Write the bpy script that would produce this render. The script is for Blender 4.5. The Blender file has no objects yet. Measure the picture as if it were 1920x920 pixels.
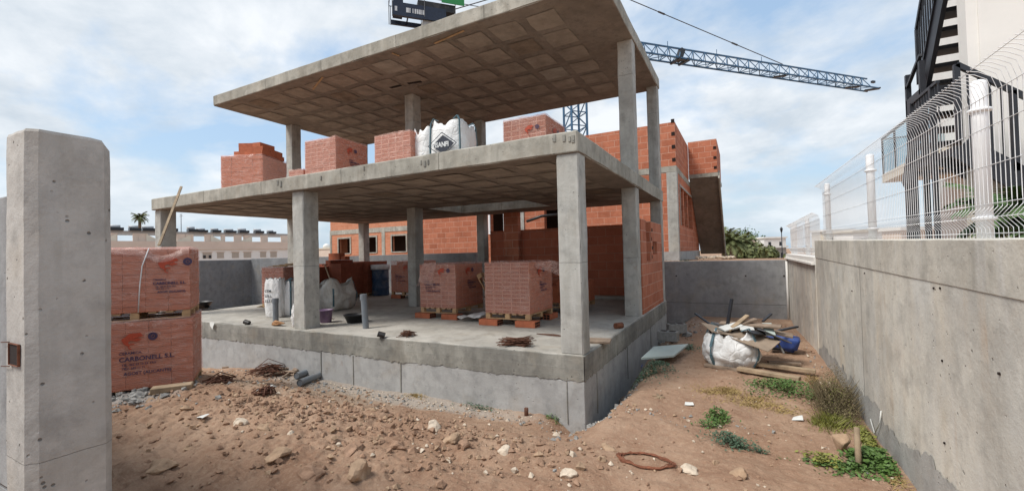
import bpy, bmesh, math, random
import numpy as np
from mathutils import Vector, Matrix, noise as mnoise
R = math.radians
random.seed(7)
scene = bpy.context.scene
C = scene.collection

# ------------------------------------------------------------------ helpers
def rnd(a, b): return random.uniform(a, b)

def thing(name, label, cat, loc=(0, 0, 0), rz=0.0, group=None):
    o = bpy.data.objects.new(name, None); C.objects.link(o)
    o.location = loc; o.rotation_euler = (0, 0, rz); o.empty_display_size = .2
    o['label'] = label; o['category'] = cat
    if group: o['group'] = group
    return o

def tag(o, label, cat, group=None, kind=None):
    if label: o['label'] = label
    if cat: o['category'] = cat
    if group: o['group'] = group
    if kind: o['kind'] = kind
    return o

def inv_of(p):
    M_ = Matrix.Translation(p.location) @ Matrix.Rotation(p.rotation_euler[2], 4, 'Z')
    return M_.inverted()

def obj(name, bm, mat, parent=None, world=False, smooth=False, loc=None):
    if world and parent is not None:
        bm.transform(inv_of(parent))
    if loc is not None:
        bm.transform(Matrix.Translation(-Vector(loc)))
    me = bpy.data.meshes.new(name)
    bm.normal_update(); bm.to_mesh(me); bm.free()
    if smooth:
        for p in me.polygons: p.use_smooth = True
    for m in (mat if isinstance(mat, (list, tuple)) else [mat]): me.materials.append(m)
    o = bpy.data.objects.new(name, me); C.objects.link(o)
    if loc is not None: o.location = loc
    if parent is not None: o.parent = parent
    return o

def box(bm, x0, x1, y0, y1, z0, z1, mi=0, mat4=None):
    vs = [bm.verts.new((x, y, z)) for z in (z0, z1) for (x, y) in ((x0, y0), (x1, y0), (x1, y1), (x0, y1))]
    if mat4 is not None:
        for v in vs: v.co = mat4 @ v.co
    F = []
    for q in ((3, 2, 1, 0), (4, 5, 6, 7), (0, 1, 5, 4), (1, 2, 6, 5), (2, 3, 7, 6), (3, 0, 4, 7)):
        f = bm.faces.new([vs[i] for i in q]); f.material_index = mi; F.append(f)
    return F

def beam(bm, a, b, w, h=None, mi=0, up=Vector((0, 0, 1))):
    a = Vector(a); b = Vector(b); h = h or w
    d = (b - a)
    if d.length < 1e-6: return
    d.normalize()
    if abs(d.dot(up)) > .98: up = Vector((1, 0, 0))
    s = d.cross(up).normalized(); u = s.cross(d)
    vs = []
    for p in (a, b):
        for (i, j) in ((-1, -1), (1, -1), (1, 1), (-1, 1)):
            vs.append(bm.verts.new(p + s * i * w / 2 + u * j * h / 2))
    for q in ((0, 1, 2, 3), (7, 6, 5, 4), (0, 4, 5, 1), (1, 5, 6, 2), (2, 6, 7, 3), (3, 7, 4, 0)):
        f = bm.faces.new([vs[i] for i in q]); f.material_index = mi

def tube(bm, pts, r, n=6, mi=0, cap=True, radii=None):
    pts = [Vector(p) for p in pts]; rings = []
    for i, p in enumerate(pts):
        d = (pts[min(i + 1, len(pts) - 1)] - pts[max(i - 1, 0)])
        if d.length < 1e-9: d = Vector((0, 0, 1))
        d.normalize()
        up = Vector((0, 0, 1)) if abs(d.z) < .95 else Vector((0, 1, 0))
        s = d.cross(up).normalized(); u = s.cross(d)
        rr = radii[i] if radii else r
        rings.append([bm.verts.new(p + (s * math.cos(2 * math.pi * k / n) + u * math.sin(2 * math.pi * k / n)) * rr) for k in range(n)])
    for a, b in zip(rings[:-1], rings[1:]):
        for k in range(n):
            f = bm.faces.new((a[k], a[(k + 1) % n], b[(k + 1) % n], b[k])); f.material_index = mi; f.smooth = True
    if cap:
        f = bm.faces.new(rings[0][::-1]); f.material_index = mi
        f = bm.faces.new(rings[-1]); f.material_index = mi

def lathe(bm, prof, n=20, c=(0, 0, 0), mi=0):
    rings = []
    for (r, z) in prof:
        rings.append([bm.verts.new((c[0] + r * math.cos(2 * math.pi * k / n), c[1] + r * math.sin(2 * math.pi * k / n), c[2] + z)) for k in range(n)])
    for a, b in zip(rings[:-1], rings[1:]):
        for k in range(n):
            f = bm.faces.new((a[k], a[(k + 1) % n], b[(k + 1) % n], b[k])); f.material_index = mi; f.smooth = True
    bm.faces.new(rings[0][::-1]).material_index = mi
    bm.faces.new(rings[-1]).material_index = mi

def BM(): return bmesh.new()

def fbox(x0, x1, y0, y1, z0, z1, step=.25, amp=.004, seed=0, bevel=.012, mi=0):
    """a cast block: bevelled edges, subdivided and slightly uneven faces"""
    b = BM()
    def axis(a, c):
        n = max(1, int(round((c - a) / step))); L = [a, a + bevel] + [a + (c - a) * i / n for i in range(1, n)] + [c - bevel, c]
        return sorted(set(round(v, 5) for v in L))
    X, Y, Z = axis(x0, x1), axis(y0, y1), axis(z0, z1); cache = {}
    cen = Vector(((x0 + x1) / 2, (y0 + y1) / 2, (z0 + z1) / 2))
    def V(i, j, k):
        key = (i, j, k)
        if key in cache: return cache[key]
        p = Vector((X[i], Y[j], Z[k]))
        ex = [i in (0, len(X) - 1), j in (0, len(Y) - 1), k in (0, len(Z) - 1)]
        if sum(ex) >= 2:
            for a_, (e, lo, hi) in enumerate(zip(ex, (x0, y0, z0), (x1, y1, z1))):
                if e:
                    s = 1 if p[a_] == lo or abs(p[a_] - lo) < 1e-6 else -1
                    w = .55 + .9 * abs(mnoise.noise(p * 2.3 + Vector((seed, 0, 0)))) + 4.5 * max(0, mnoise.noise(p * 5.7 + Vector((seed, 9, 0))) - .22)
                    p[a_] += s * bevel * .6 * w
        nz = mnoise.noise_vector(p * 1.7 + Vector((seed * 3.1, 0, 0))) * amp + mnoise.noise_vector(p * 9 + Vector((seed, 5, 0))) * amp * .35
        v = b.verts.new(p + nz); cache[key] = v; return v
    nx, ny, nz_ = len(X) - 1, len(Y) - 1, len(Z) - 1
    F = []
    for i in range(nx):
        for j in range(ny):
            F.append((V(i, j, 0), V(i, j + 1, 0), V(i + 1, j + 1, 0), V(i + 1, j, 0)))
            F.append((V(i, j, nz_), V(i + 1, j, nz_), V(i + 1, j + 1, nz_), V(i, j + 1, nz_)))
    for i in range(nx):
        for k in range(nz_):
            F.append((V(i, 0, k), V(i + 1, 0, k), V(i + 1, 0, k + 1), V(i, 0, k + 1)))
            F.append((V(i, ny, k), V(i, ny, k + 1), V(i + 1, ny, k + 1), V(i + 1, ny, k)))
    for j in range(ny):
        for k in range(nz_):
            F.append((V(0, j, k), V(0, j, k + 1), V(0, j + 1, k + 1), V(0, j + 1, k)))
            F.append((V(nx, j, k), V(nx, j + 1, k), V(nx, j + 1, k + 1), V(nx, j, k + 1)))
    for q in F:
        f = b.faces.new(q); f.material_index = mi
    return b

# --- camera: solved from the two vanishing points of the building -----------
CC = np.array([960, 460.]); FPX = 818.
def _n(v): return v / np.linalg.norm(v)
_a = _n(np.array([-588 - 960, 515 - 460, FPX])); _b = _n(np.array([1393 - 960, 466 - 460, FPX]))
_b = _n(_b - _a * (_a @ _b)); _X = -_a; _Z = np.cross(_b, _X)
if _Z[1] > 0: _Z = -_Z
MC = np.array([_X, _b, _Z]); EYE = 1.385
def at(px, py, ax, val):
    """where the sight line of a photo point meets the plane (axis ax = val)"""
    r = MC @ np.array([px - CC[0], py - CC[1], FPX]); o = np.array([0, 0, EYE]); t = (val - o[ax]) / r[ax]
    return Vector(o + t * r)

# ------------------------------------------------------------------ materials
class N:
    def __init__(s, name):
        s.m = bpy.data.materials.new(name); s.m.use_nodes = True; s.t = s.m.node_tree; s.t.nodes.clear()
        s.out = s.t.nodes.new('ShaderNodeOutputMaterial'); s.b = s.t.nodes.new('ShaderNodeBsdfPrincipled')
        s.t.links.new(s.b.outputs[0], s.out.inputs[0]); s.co = s.t.nodes.new('ShaderNodeTexCoord').outputs['Object']
    def link(s, a, b): s.t.links.new(a, b)
    def node(s, k, **kw):
        n = s.t.nodes.new('ShaderNode' + k)
        for a, v in kw.items(): setattr(n, a, v)
        return n
    def mapping(s, scale=(1, 1, 1), loc=(0, 0, 0), src=None):
        n = s.node('Mapping'); n.inputs['Scale'].default_value = scale; n.inputs['Location'].default_value = loc
        s.link(src or s.co, n.inputs[0]); return n.outputs[0]
    def noise(s, scale, detail=5, rough=.6, src=None, dist=0):
        n = s.node('TexNoise'); n.inputs['Scale'].default_value = scale; n.inputs['Detail'].default_value = detail
        n.inputs['Roughness'].default_value = rough; n.inputs['Distortion'].default_value = dist
        s.link(src or s.co, n.inputs['Vector']); return n.outputs['Fac']
    def ramp(s, src, stops):
        n = s.node('ValToRGB'); e = n.color_ramp.elements
        while len(e) < len(stops): e.new(.5)
        for el, (p, c) in zip(e, stops):
            el.position = p; el.color = (c, c, c, 1) if isinstance(c, (int, float)) else (*c, 1)
        s.link(src, n.inputs[0]); return n.outputs[0]
    def mix(s, f, a, b, mode='MIX'):
        n = s.node('Mix', data_type='RGBA', blend_type=mode)
        for inp, v in ((n.inputs[0], f), (n.inputs[6], a), (n.inputs[7], b)):
            if isinstance(v, (int, float)): inp.default_value = v
            elif isinstance(v, tuple): inp.default_value = (*v, 1)
            else: s.link(v, inp)
        return n.outputs[2]
    def math(s, op, a, b=0.0, clamp=False):
        n = s.node('Math', operation=op, use_clamp=clamp)
        for inp, v in ((n.inputs[0], a), (n.inputs[1], b)):
            if isinstance(v, (int, float)): inp.default_value = v
            else: s.link(v, inp)
        return n.outputs[0]
    def xyz(s, src=None):
        n = s.node('SeparateXYZ'); s.link(src or s.co, n.inputs[0]); return n.outputs
    def bump(s, h, strength=.3, dist=.01, prev=None):
        n = s.node('Bump'); n.inputs['Strength'].default_value = strength; n.inputs['Distance'].default_value = dist
        s.link(h, n.inputs['Height'])
        if prev is not None: s.link(prev, n.inputs['Normal'])
        s.link(n.outputs[0], s.b.inputs['Normal']); return n.outputs[0]
    def fin(s, color, rough=.9, metal=0.0, spec=.3):
        if isinstance(color, tuple): s.b.inputs['Base Color'].default_value = (*color, 1)
        else: s.link(color, s.b.inputs['Base Color'])
        if isinstance(rough, (int, float)): s.b.inputs['Roughness'].default_value = rough
        else: s.link(rough, s.b.inputs['Roughness'])
        s.b.inputs['Metallic'].default_value = metal; s.b.inputs['Specular IOR Level'].default_value = spec
        return s.m

def concrete(name, lo, hi, streak=.3, holes=.5, boards=None, warm=(.30, .24, .17), joints=(), runs=False):
    n = N(name)
    big = n.noise(.9, 6, .62); med = n.noise(5, 5, .65); fine = n.noise(38, 4, .7)
    c = n.mix(n.ramp(big, [(.32, 0.0), (.68, 1.0)]), lo, hi)
    c = n.mix(n.math('MULTIPLY', n.ramp(med, [(.48, 0.0), (.68, 1.0)]), .5), c, tuple(v * .62 for v in lo))
    c = n.mix(n.math('MULTIPLY', n.ramp(n.noise(2.2, 4, .6, src=n.mapping((1, 1, 1), (5, 3, 1))), [(.52, 0.0), (.72, 1.0)]), .3), c, warm)
    st = n.noise(2.6, 5, .65, src=n.mapping((1.6, 1.6, .16)))
    c = n.mix(n.math('MULTIPLY', n.ramp(st, [(.5, 0.0), (.72, 1.0)]), streak), c, tuple(v * .55 for v in lo))
    st2 = n.noise(3.1, 4, .6, src=n.mapping((1.3, 1.3, .14), (9, 2, 4)))
    c = n.mix(n.math('MULTIPLY', n.ramp(st2, [(.56, 0.0), (.74, 1.0)]), streak * .9), c, tuple(min(.62, v * 1.35) for v in hi))
    if runs:
        for (sc_, off, colr, a, b_) in ((1.5, 2.0, (.60, .52, .40), .50, .62), (2.6, 7.0, (.60, .59, .55), .50, .66), (4.5, 12.0, (.45, .33, .23), .60, .72)):
            rn_ = n.noise(sc_, 5, .6, src=n.mapping((1, 1, .10), (off, off, off)))
            msk = n.ramp(n.noise(1.1, 5, .6, src=n.mapping((1, 1, 1), (off, 1, 1))), [(.40, 0.0), (.60, 1.0)])
            c = n.mix(n.math('MULTIPLY', n.math('MULTIPLY', n.ramp(rn_, [(a, 0.0), (b_, 1.0)]), msk), .7), c, colr)
    vo = n.node('TexVoronoi'); vo.inputs['Scale'].default_value = 17; n.link(n.co, vo.inputs['Vector'])
    hole = n.math('MULTIPLY', n.ramp(vo.outputs['Distance'], [(.10, 1.0), (.17, 0.0)]), n.ramp(n.noise(7, 2), [(.55, 0.0), (.6, 1.0)]))
    c = n.mix(n.math('MULTIPLY', hole, holes), c, tuple(v * .3 for v in lo))
    ru = n.math('MULTIPLY', n.ramp(n.noise(3.7, 7, .72, src=n.mapping((1, 1, .55), (21, 4, 8))), [(.66, 0.0), (.74, 1.0)]), .38)
    c = n.mix(ru, c, (.30, .17, .09))
    c = n.mix(n.math('MULTIPLY', n.ramp(n.noise(1.6, 8, .7, src=n.mapping((1, 1, 1), (2, 14, 3))), [(.50, 0.0), (.56, 1.0)]), .22), c, tuple(v * .6 for v in lo))
    h = n.math('ADD', n.math('MULTIPLY', fine, .35), n.math('MULTIPLY', med, .8))
    h = n.math('SUBTRACT', h, n.math('MULTIPLY', hole, .9))
    if boards:
        z = n.xyz()[2]
        fr = n.math('FRACT', n.math('DIVIDE', n.math('ADD', z, 50), boards))
        ln = n.ramp(fr, [(0.0, 1.0), (.045, 0.0)])
        h = n.math('ADD', h, n.math('MULTIPLY', ln, .5)); c = n.mix(n.math('MULTIPLY', ln, .25), c, tuple(v * .5 for v in lo))
    for (axis, val, wd) in joints:
        v = n.xyz()[axis]
        d = n.math('ABSOLUTE', n.math('SUBTRACT', n.math('ADD', v, n.math('MULTIPLY', n.math('SUBTRACT', med, .5), .02)), val))
        ln = n.ramp(n.math('DIVIDE', d, wd), [(.4, 1.0), (1.0, 0.0)])
        c = n.mix(n.math('MULTIPLY', ln, .55), c, tuple(v_ * .45 for v_ in lo)); h = n.math('SUBTRACT', h, n.math('MULTIPLY', ln, .8))
    n.bump(h, .7, .014)
    return n.fin(c, .9, spec=.2)

def brickmat(name, c1, c2, mortar, bw=.5, bh=.25, mort=.02, axis='xz', dirt=.4):
    n = N(name); x, y, z = n.xyz()
    u = n.math('ADD', x, y)
    cb = n.node('CombineXYZ'); n.link(u, cb.inputs[0]); n.link(z, cb.inputs[1])
    wob = n.mix(.012, cb.outputs[0], n.node('TexNoise').outputs['Color'], 'ADD')
    br = n.node('TexBrick'); br.inputs['Scale'].default_value = 1; br.inputs['Brick Width'].default_value = bw
    br.inputs['Row Height'].default_value = bh; br.inputs['Mortar Size'].default_value = mort * .5; br.inputs['Mortar Smooth'].default_value = .3
    br.inputs['Bias'].default_value = 0; br.inputs['Color1'].default_value = (*c1, 1); br.inputs['Color2'].default_value = (*c2, 1)
    br.inputs['Mortar'].default_value = (*mortar, 1); n.link(cb.outputs[0], br.inputs['Vector'])
    mask = n.ramp(n.noise(2.5, 4), [(.35, .35), (.6, 1.0)])
    frz = n.math('FRACT', n.math('DIVIDE', n.math('ADD', z, 50 * bh), bh))
    hor = n.math('MAXIMUM', n.ramp(frz, [(0.0, 1.0), (mort * 1.6, 0.0)]), n.ramp(frz, [(1 - mort * 1.6, 0.0), (1.0, 1.0)]))
    mf = n.math('MULTIPLY', n.math('MAXIMUM', n.math('MULTIPLY', br.outputs['Fac'], .35), n.math('MULTIPLY', hor, .85)), mask)
    body = n.mix(n.ramp(n.noise(6, 4), [(.3, 0.0), (.7, 1.0)]), c1, c2)
    body = n.mix(.6, body, br.outputs['Color'])
    c = n.mix(mf, body, mortar)
    # mortar smears and dirt patches
    c = n.mix(n.math('MULTIPLY', n.ramp(n.noise(3.4, 6, .7), [(.60, 0.0), (.72, 1.0)]), dirt), c, tuple(min(.5, v * 1.0) for v in mortar))
    c = n.mix(n.math('MULTIPLY', n.ramp(n.noise(1.3, 5, .65), [(.5, 0.0), (.75, 1.0)]), .45), c, tuple(v * .5 for v in c1))
    # fine horizontal grooves of extruded blocks
    gr = n.math('SINE', n.math('MULTIPLY', z, 230))
    h = n.math('SUBTRACT', n.math('MULTIPLY', gr, .12), n.math('MULTIPLY', br.outputs['Fac'], .9))
    h = n.math('ADD', h, n.math('MULTIPLY', n.noise(30, 3), .4))
    n.bump(h, .5, .012)
    return n.fin(c, .88, spec=.2)

def simple(name, c, rough=.6, metal=0, var=.25, scale=6, bump=0.0, spec=.4, dirt=None, dirtf=.4):
    n = N(name)
    f = n.noise(scale, 6, .65)
    col = n.mix(n.ramp(f, [(.3, 0.0), (.7, 1.0)]), tuple(v * (1 - var) for v in c), tuple(min(1, v * (1 + var * .6)) for v in c))
    if dirt: col = n.mix(n.math('MULTIPLY', n.ramp(n.noise(scale * .5, 6, .7, src=n.mapping((1, 1, 1), (3, 1, 7))), [(.48, 0.0), (.68, 1.0)]), dirtf), col, dirt)
    if bump: n.bump(n.noise(scale * 6, 4), bump, .01)
    return n.fin(col, rough, metal, spec)

def soilmat():
    n = N('soil')
    x, y, z = n.xyz()
    a = n.noise(.55, 7, .65); b_ = n.noise(3.2, 7, .7); f = n.noise(26, 6, .75); g = n.noise(90, 3, .8)
    c = n.mix(n.ramp(a, [(.35, 0.0), (.65, 1.0)]), (.30, .185, .122), (.415, .285, .20))
    c = n.mix(n.math('MULTIPLY', n.ramp(b_, [(.42, 0.0), (.66, 1.0)]), .6), c, (.235, .130, .082))
    c = n.mix(n.math('MULTIPLY', n.ramp(f, [(.5, 0.0), (.72, 1.0)]), .5), c, (.50, .38, .27))
    c = n.mix(n.math('MULTIPLY', n.ramp(g, [(.55, 0.0), (.75, 1.0)]), .35), c, (.15, .08, .05))
    # mortar-grey spill by the foundation and under the brick packs
    def blob(cx, cy, rx, ry):
        dx = n.math('DIVIDE', n.math('SUBTRACT', x, cx), rx); dy = n.math('DIVIDE', n.math('SUBTRACT', y, cy), ry)
        d = n.math('ADD', n.math('MULTIPLY', dx, dx), n.math('MULTIPLY', dy, dy))
        d = n.math('ADD', d, n.math('MULTIPLY', n.math('SUBTRACT', b_, .5), 1.0))
        return n.ramp(d, [(.35, 1.0), (1.0, 0.0)])
    for args, col, s in (((-7.9, 3.05, 1.0, .55), (.30, .28, .26), .9), ((-5.6, 5.45, 3.4, .42), (.36, .33, .29), .75),
                         ((-1.8, 7.0, .28, 1.9), (.25, .23, .21), .8), ((-6.4, 4.6, 2.2, .9), (.36, .28, .21), .6), ((-1.5, 12.5, .6, 2.5), (.26, .22, .19), .5)):
        c = n.mix(n.math('MULTIPLY', blob(*args), s), c, col)
    h = n.math('ADD', n.math('MULTIPLY', b_, 1.2), n.math('ADD', n.math('MULTIPLY', f, .6), n.math('MULTIPLY', g, .25)))
    n.bump(h, .9, .035)
    return n.fin(c, .97, spec=.1)

M = {}
M['soil'] = soilmat()
M['conc_col'] = concrete('column_concrete', (.33, .325, .30), (.50, .49, .45), .45, .9, joints=((2, 2.15, .005), (2, 6.1, .005)))
M['conc_slab'] = concrete('slab_edge_concrete', (.28, .265, .225), (.46, .44, .385), .45, .8, joints=((0, -2.35, .012), (0, -4.6, .012), (0, -7.0, .012), (0, -9.2, .012)))
M['conc_band'] = concrete('rough_band_concrete', (.17, .165, .15), (.36, .35, .31), .35, .8, boards=.11)
M['conc_base'] = concrete('foundation_concrete', (.34, .34, .335), (.43, .43, .42), .18, .3)
M['conc_floor'] = concrete('floor_concrete', (.33, .31, .275), (.46, .435, .39), 0.0, .4)
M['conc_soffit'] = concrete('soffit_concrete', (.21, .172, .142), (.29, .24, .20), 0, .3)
M['conc_post'] = concrete('gate_post_concrete', (.39, .37, .345), (.54, .515, .48), .35, .9, joints=((2, .95, .0025),))
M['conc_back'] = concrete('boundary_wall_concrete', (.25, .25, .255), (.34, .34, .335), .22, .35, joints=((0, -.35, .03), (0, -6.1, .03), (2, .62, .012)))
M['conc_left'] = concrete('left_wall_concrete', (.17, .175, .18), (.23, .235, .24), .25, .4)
M['conc_wall'] = concrete('formed_wall_concrete', (.46, .44, .40), (.68, .645, .565), .27, .6, runs=True, warm=(.46, .36, .26),
                          joints=((1, 3.15, .022), (2, -.12, .010), (1, 6.9, .006), (1, 12.0, .014)))
M['panel'] = simple('soffit_panel', (.33, .275, .225), .95, var=.3, scale=2.2, bump=.3, spec=.1)
M['panel_b'] = simple('soffit_panel_dusty', (.36, .315, .265), .95, var=.3, scale=2.6, bump=.3, spec=.1)
M['panel_c'] = simple('soffit_panel_dark', (.25, .195, .15), .95, var=.35, scale=3.1, bump=.3, spec=.1)
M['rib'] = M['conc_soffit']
M['brick'] = brickmat('clay_block_wall', (.36, .115, .062), (.54, .205, .12), (.58, .37, .28))
M['brick_far'] = brickmat('clay_block_wall_pale', (.46, .18, .10), (.56, .245, .145), (.55, .36, .26))
M['brick_shaded'] = brickmat('clay_block_wall_shaded', (.36, .11, .06), (.46, .15, .085), (.42, .22, .16), dirt=.2)  # darker brick tones, shade under the slabs put into the colour
M['clay'] = simple('clay_block', (.44, .135, .065), .85, var=.25, scale=9, bump=.3)
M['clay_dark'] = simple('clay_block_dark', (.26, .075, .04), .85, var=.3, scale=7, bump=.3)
M['hollow'] = simple('dark_hollow', (.02, .012, .01), .95, var=.2)  # near-black, mostly standing in for shade inside holes
M['wood'] = simple('grey_timber', (.33, .245, .16), .85, var=.4, scale=5, bump=.4)
M['wood_new'] = simple('pallet_timber', (.47, .30, .16), .8, var=.35, scale=6, bump=.3)
M['wood_old'] = simple('weathered_timber', (.25, .185, .135), .9, var=.4, scale=6, bump=.5)
M['white_metal'] = simple('white_painted_metal', (.88, .88, .88), .4, var=.05, spec=.5)
M['white_wall'] = simple('white_render', (.76, .74, .70), .85, var=.08, scale=1.2)
M['pink_wall'] = simple('beige_render', (.66, .54, .45), .9, var=.1, scale=.5, spec=.1)
M['cream_wall'] = simple('cream_render', (.66, .60, .50), .9, var=.1, scale=.5, spec=.1)
M['grey_wall'] = simple('grey_render', (.36, .34, .32), .9, var=.15, scale=.6)
M['black_metal'] = simple('black_painted_steel', (.018, .020, .026), .45, var=.3, spec=.5)
M['crane_blue'] = simple('blue_painted_steel', (.045, .12, .22), .5, var=.35, scale=3)
M['crane_dark'] = simple('dark_blue_steel', (.02, .03, .055), .5, var=.3)
M['green_sign'] = simple('green_sign_paint', (.03, .24, .07), .5, var=.1)
M['cable'] = simple('steel_cable', (.10, .10, .105), .5, .6)
M['rust'] = simple('rusty_steel', (.115, .05, .03), .9, var=.5, scale=20, bump=.3)
M['rust_red'] = simple('rusty_iron', (.20, .075, .04), .9, var=.4, scale=20, bump=.3)
M['pvc'] = simple('grey_pvc', (.17, .19, .21), .42, var=.12, dirt=(.30, .25, .20), dirtf=.35)
M['black_plastic'] = simple('black_plastic', (.018, .018, .019), .45, var=.3, dirt=(.14, .12, .10), dirtf=.4)
M['grey_plastic'] = simple('grey_plastic_skin', (.10, .10, .105), .6, var=.3, dirt=(.25, .22, .19), dirtf=.5)
M['purple'] = simple('purple_plastic', (.20, .12, .23), .5, var=.2, dirt=(.4, .36, .33), dirtf=.5)
M['blue_plastic'] = simple('blue_plastic', (.035, .075, .27), .5, var=.2, dirt=(.2, .17, .15), dirtf=.2)
M['blue_barrel'] = simple('blue_barrel_plastic', (.03, .065, .13), .5, var=.3, dirt=(.25, .24, .22), dirtf=.5)
M['bag'] = simple('woven_white_bag', (.74, .74, .73), .6, var=.08, scale=3, dirt=(.40, .35, .29), dirtf=.35)
M['bag_dirty'] = simple('dirty_woven_bag', (.62, .61, .58), .7, var=.2, scale=3, dirt=(.27, .23, .19), dirtf=.7)
M['bag_strap'] = simple('grey_blue_strap', (.10, .17, .20), .7, var=.2)
M['sand'] = simple('sand_fill', (.32, .29, .25), .95, var=.3, scale=15, bump=.6)
M['glass'] = None
M['dark_open'] = simple('room_shade', (.05, .028, .02), .95)  # near-black colour stands in for the shade of unlit rooms
M['ink_blue'] = simple('blue_print', (.07, .045, .09), .6, var=.3, scale=25)
M['ink_red'] = simple('red_print', (.48, .075, .035), .6, var=.2, scale=25)
M['ink_dark'] = simple('dark_print', (.03, .035, .05), .6, var=.3, scale=25)
M['ink_green'] = simple('green_print', (.10, .16, .12), .6)
M['white_print'] = simple('white_print', (.65, .66, .66), .6)
M['rock_w'] = simple('pale_limestone', (.55, .46, .36), .95, var=.25, scale=7, bump=.6)
M['rock'] = simple('ochre_stone', (.38, .26, .17), .95, var=.35, scale=7, bump=.7)
M['clod'] = simple('soil_clod', (.32, .205, .14), .98, var=.35, scale=9, bump=.8, spec=.1)
M['board'] = simple('pale_green_board', (.40, .46, .43), .5, var=.12, scale=3)
M['block'] = simple('grey_concrete_block', (.27, .265, .25), .95, var=.3, scale=14, bump=.6)
M['card'] = simple('brown_board', (.30, .23, .17), .85, var=.3, scale=4)
M['paper'] = simple('white_scrap', (.6, .6, .57), .7, var=.15)
M['leaf'] = simple('leaf_green', (.085, .155, .035), .6, var=.5, scale=9)
M['leaf_y'] = simple('leaf_yellow_green', (.20, .21, .045), .6, var=.5, scale=9)
M['leaf_b'] = simple('leaf_grey_green', (.075, .125, .075), .7, var=.4, scale=9)
M['dry'] = simple('dry_grass', (.35, .25, .10), .8, var=.4, scale=9)
M['dry_brown'] = simple('dry_brown_twig', (.17, .135, .075), .85, var=.5, scale=6)
M['palm'] = simple('palm_frond', (.075, .13, .045), .6, var=.5, scale=3)
M['palm_far'] = simple('palm_frond_olive', (.14, .16, .06), .7, var=.5, scale=1)
M['trunk'] = simple('palm_trunk', (.16, .115, .08), .95, var=.4, scale=4, bump=.6)
M['solar'] = simple('solar_collector', (.02, .022, .028), .3)
M['tank'] = simple('tank_grey', (.42, .43, .44), .45, var=.1)
M['shutter'] = simple('roller_shutter', (.42, .36, .30), .7, var=.1)
M['asphalt'] = simple('asphalt', (.05, .05, .05), .9, var=.3)

def bagmat(name, c, dirt, df):
    n = N(name)
    cr = n.node('TexVoronoi', feature='DISTANCE_TO_EDGE'); cr.inputs['Scale'].default_value = 5.5
    wv_ = n.mix(.22, n.co, n.node('TexNoise').outputs['Color'], 'ADD'); tn = n.node('TexNoise'); tn.inputs['Scale'].default_value = 4; n.link(n.co, tn.inputs['Vector'])
    n.link(n.mix(.35, n.co, tn.outputs['Color'], 'ADD'), cr.inputs['Vector'])
    crease = n.ramp(cr.outputs['Distance'], [(0.0, 0.0), (.16, 1.0)])
    col = n.mix(n.ramp(n.noise(3, 6, .65), [(.3, 0.0), (.7, 1.0)]), tuple(v * .88 for v in c), c)
    z = n.xyz()[2]
    low = n.ramp(n.math('ADD', z, n.math('MULTIPLY', n.noise(5, 4), .35)), [(.18, 1.0), (.42, 0.0)])
    col = n.mix(n.math('MULTIPLY', low, df), col, dirt)
    col = n.mix(n.math('MULTIPLY', n.ramp(n.noise(2.4, 7, .7, src=n.mapping((1, 1, .5), (3, 1, 7))), [(.48, 0.0), (.66, 1.0)]), df), col, dirt)
    x, y, zz = n.xyz(); wv = n.math('MULTIPLY', n.math('SINE', n.math('MULTIPLY', n.math('ADD', x, y), 900)), n.math('SINE', n.math('MULTIPLY', z, 900)))
    h = n.math('ADD', n.math('MULTIPLY', crease, 1.0), n.math('MULTIPLY', n.noise(14, 4, .7), .5)); h = n.math('ADD', h, n.math('MULTIPLY', wv, .03))
    n.bump(h, .38, .018)
    return n.fin(col, .5, spec=.35)
M['bag'] = bagmat('woven_white_bag', (.78, .78, .77), (.45, .38, .30), .25)
M['bag_dirty'] = bagmat('dirty_woven_bag', (.66, .65, .61), (.32, .27, .21), .65)
def wrapmat(name, lo, hi, tint):
    n = N(name)
    n.t.nodes.remove(n.b)
    w = n.noise(4.5, 6, .72, src=n.mapping((1, 1, 2.4)), dist=1.3)
    w2 = n.noise(2.0, 4, .6, src=n.mapping((1, 1, 5.5), (4, 3, 2)), dist=2.2)
    fac = n.math('ADD', n.math('MULTIPLY', n.ramp(w, [(.45, 0.0), (.78, 1.0)]), hi - lo), lo)
    fac = n.math('ADD', fac, n.math('MULTIPLY', n.ramp(w2, [(.57, 0.0), (.66, 1.0), (.70, 0.2)]), .20), True)
    tr = n.node('BsdfTransparent'); tr.inputs[0].default_value = (*tint, 1)
    pb = n.node('BsdfPrincipled'); pb.inputs['Base Color'].default_value = (.85, .57, .48, 1); pb.inputs['Roughness'].default_value = .22
    bp = n.node('Bump'); bp.inputs['Strength'].default_value = .6; bp.inputs['Distance'].default_value = .03
    n.link(w2, bp.inputs['Height']); n.link(bp.outputs[0], pb.inputs['Normal'])
    mx = n.node('MixShader'); n.link(fac, mx.inputs[0]); n.link(tr.outputs[0], mx.inputs[1]); n.link(pb.outputs[0], mx.inputs[2])
    n.link(mx.outputs[0], n.out.inputs[0]); return n.m
M['wrap'] = wrapmat('stretch_wrap', .14, .52, (.97, .93, .94))
M['wrap_loose'] = wrapmat('loose_film', .22, .65, (.97, .95, .96))

def glassmat():
    n = N('balcony_glass'); n.t.nodes.remove(n.b)
    tr = n.node('BsdfTransparent'); tr.inputs[0].default_value = (.72, .84, .88, 1)
    gl = n.node('BsdfGlossy'); gl.inputs['Roughness'].default_value = .05
    mx = n.node('MixShader'); mx.inputs[0].default_value = .22
    n.link(tr.outputs[0], mx.inputs[1]); n.link(gl.outputs[0], mx.inputs[2]); n.link(mx.outputs[0], n.out.inputs[0]); return n.m
M['glass'] = glassmat()

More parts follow.
